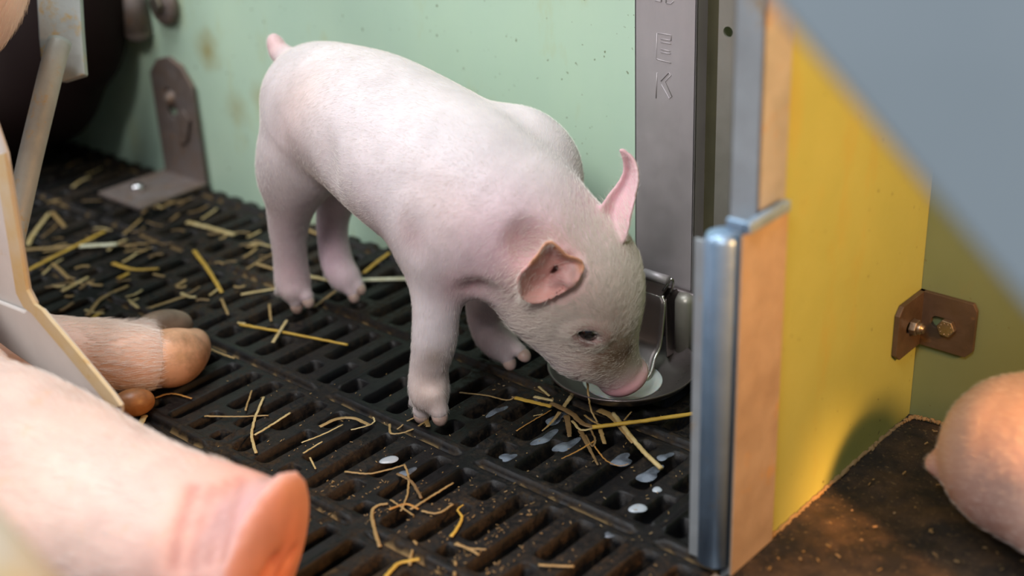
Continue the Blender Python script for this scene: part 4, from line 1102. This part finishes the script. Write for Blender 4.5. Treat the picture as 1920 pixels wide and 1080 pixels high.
straw([(790, 958), (820, 962), (850, 945)], 2.0, TN, 'tangled tan straw on a dirty slat below the front foot')
straw([(722, 1082), (745, 1058), (765, 1052), (786, 1048)], 3.0, YW, 'vivid yellow straw at the front edge of the floor', taper=1)
straw([(846, 1006), (860, 985), (866, 968), (858, 956), (869, 946)], 2.6, YW, 'golden twisted straw leaf at the front right of the dirty slats', taper=.4)
straw([(852, 1020), (880, 1028), (912, 1030)], 1.8, TN, 'tan straw in the brown tangle at the front edge of the floor')
straw([(855, 1018), (880, 1030), (898, 1040)], 2.2, TN, 'crossing straw in the brown tangle at the front edge of the floor')
straw([(768, 1060), (772, 1036), (780, 1020), (776, 1014)], 2.0, TN, 'upright tan straw wisp near the front edge of the floor')
straw([(852, 1080), (854, 1052)], 2.0, TN, 'short tan straw stub at the very front edge of the floor')
straw([(1010, 1059), (1045, 1061), (1076, 1062)], 2.4, TN, 'flat tan straw lying across a slot near the front of the floor')
straw([(581, 858), (592, 879)], 1.4, PA, 'tiny pale straw sliver above the sow\'s snout tip')
straw([(568, 850), (604, 828)], 1.6, PA, 'small pale straw left of the sow\'s snout tip on the slats')
straw([(1000, 780), (1018, 776)], 1.2, PA, 'tiny straw sliver left of the broad brown leaf')
g_ = 'short brown straw bits on the slats at the far left'
rr = random.Random(21)
for i in range(80):
    x = rr.uniform(70, 500); y = rr.uniform(max(300, 250+.352*(x-100)+45), 590)
    a = rr.uniform(-.9, .3); l = rr.uniform(14, 42)
    straw([(x, y), (x+l*.5, y+l*.5*a+rr.uniform(-3, 3)), (x+l, y+l*a)], rr.uniform(2.2, 4.0), rr.choice([BN, BN, BN, TN, TN, PA]), 'short dull straw bit among many on the slats between crate fin and piglet', g_)
# crumbs of chaff: one loose scatter
bm = bmesh.new(); rr = random.Random(5)
for i in range(1100):
    x, y = rr.uniform(380, 1290), rr.uniform(700, 1080)
    if rr.random() < .45: x = rr.uniform(580, 1000); y = rr.uniform(900, 1080)
    p = onz(x, y, .0012)
    u = (p[0]-NX0)/PX % 1
    if .22 < u < .78: continue
    if p[0] > -.40 or (p[0]+.55)**2+(p[1]-.43)**2 < .004: continue
    t = rr.uniform(0, math.pi); l = rr.uniform(.0003, .0012); d = V(math.cos(t), math.sin(t), rr.uniform(-.1, .3))*l
    tube(bm, [p-d, p+d], rr.uniform(.00012, .00034), 5)
o = bmo('chaff_crumbs', bm, MAT['s_tan'], None); tag(o, 'fine tan chaff crumbs scattered over the dirty black slats', 'chaff', kind='stuff')
bm = bmesh.new()
for i in range(160):
    p = onx(0, 0, 0)*0+V(rr.uniform(-.35, -.1), rr.uniform(.55, .82), .0035)
    t = rr.uniform(0, math.pi); l = rr.uniform(.0006, .0018); d = V(math.cos(t), math.sin(t), rr.uniform(-.1, .3))*l
    tube(bm, [p-d, p+d], rr.uniform(.0003, .0006), 5)
o = bmo('chaff_crumbs', bm, MAT['s_tan'], None); tag(o, 'fine tan chaff crumbs lying on the rough black mat', 'chaff', kind='stuff')
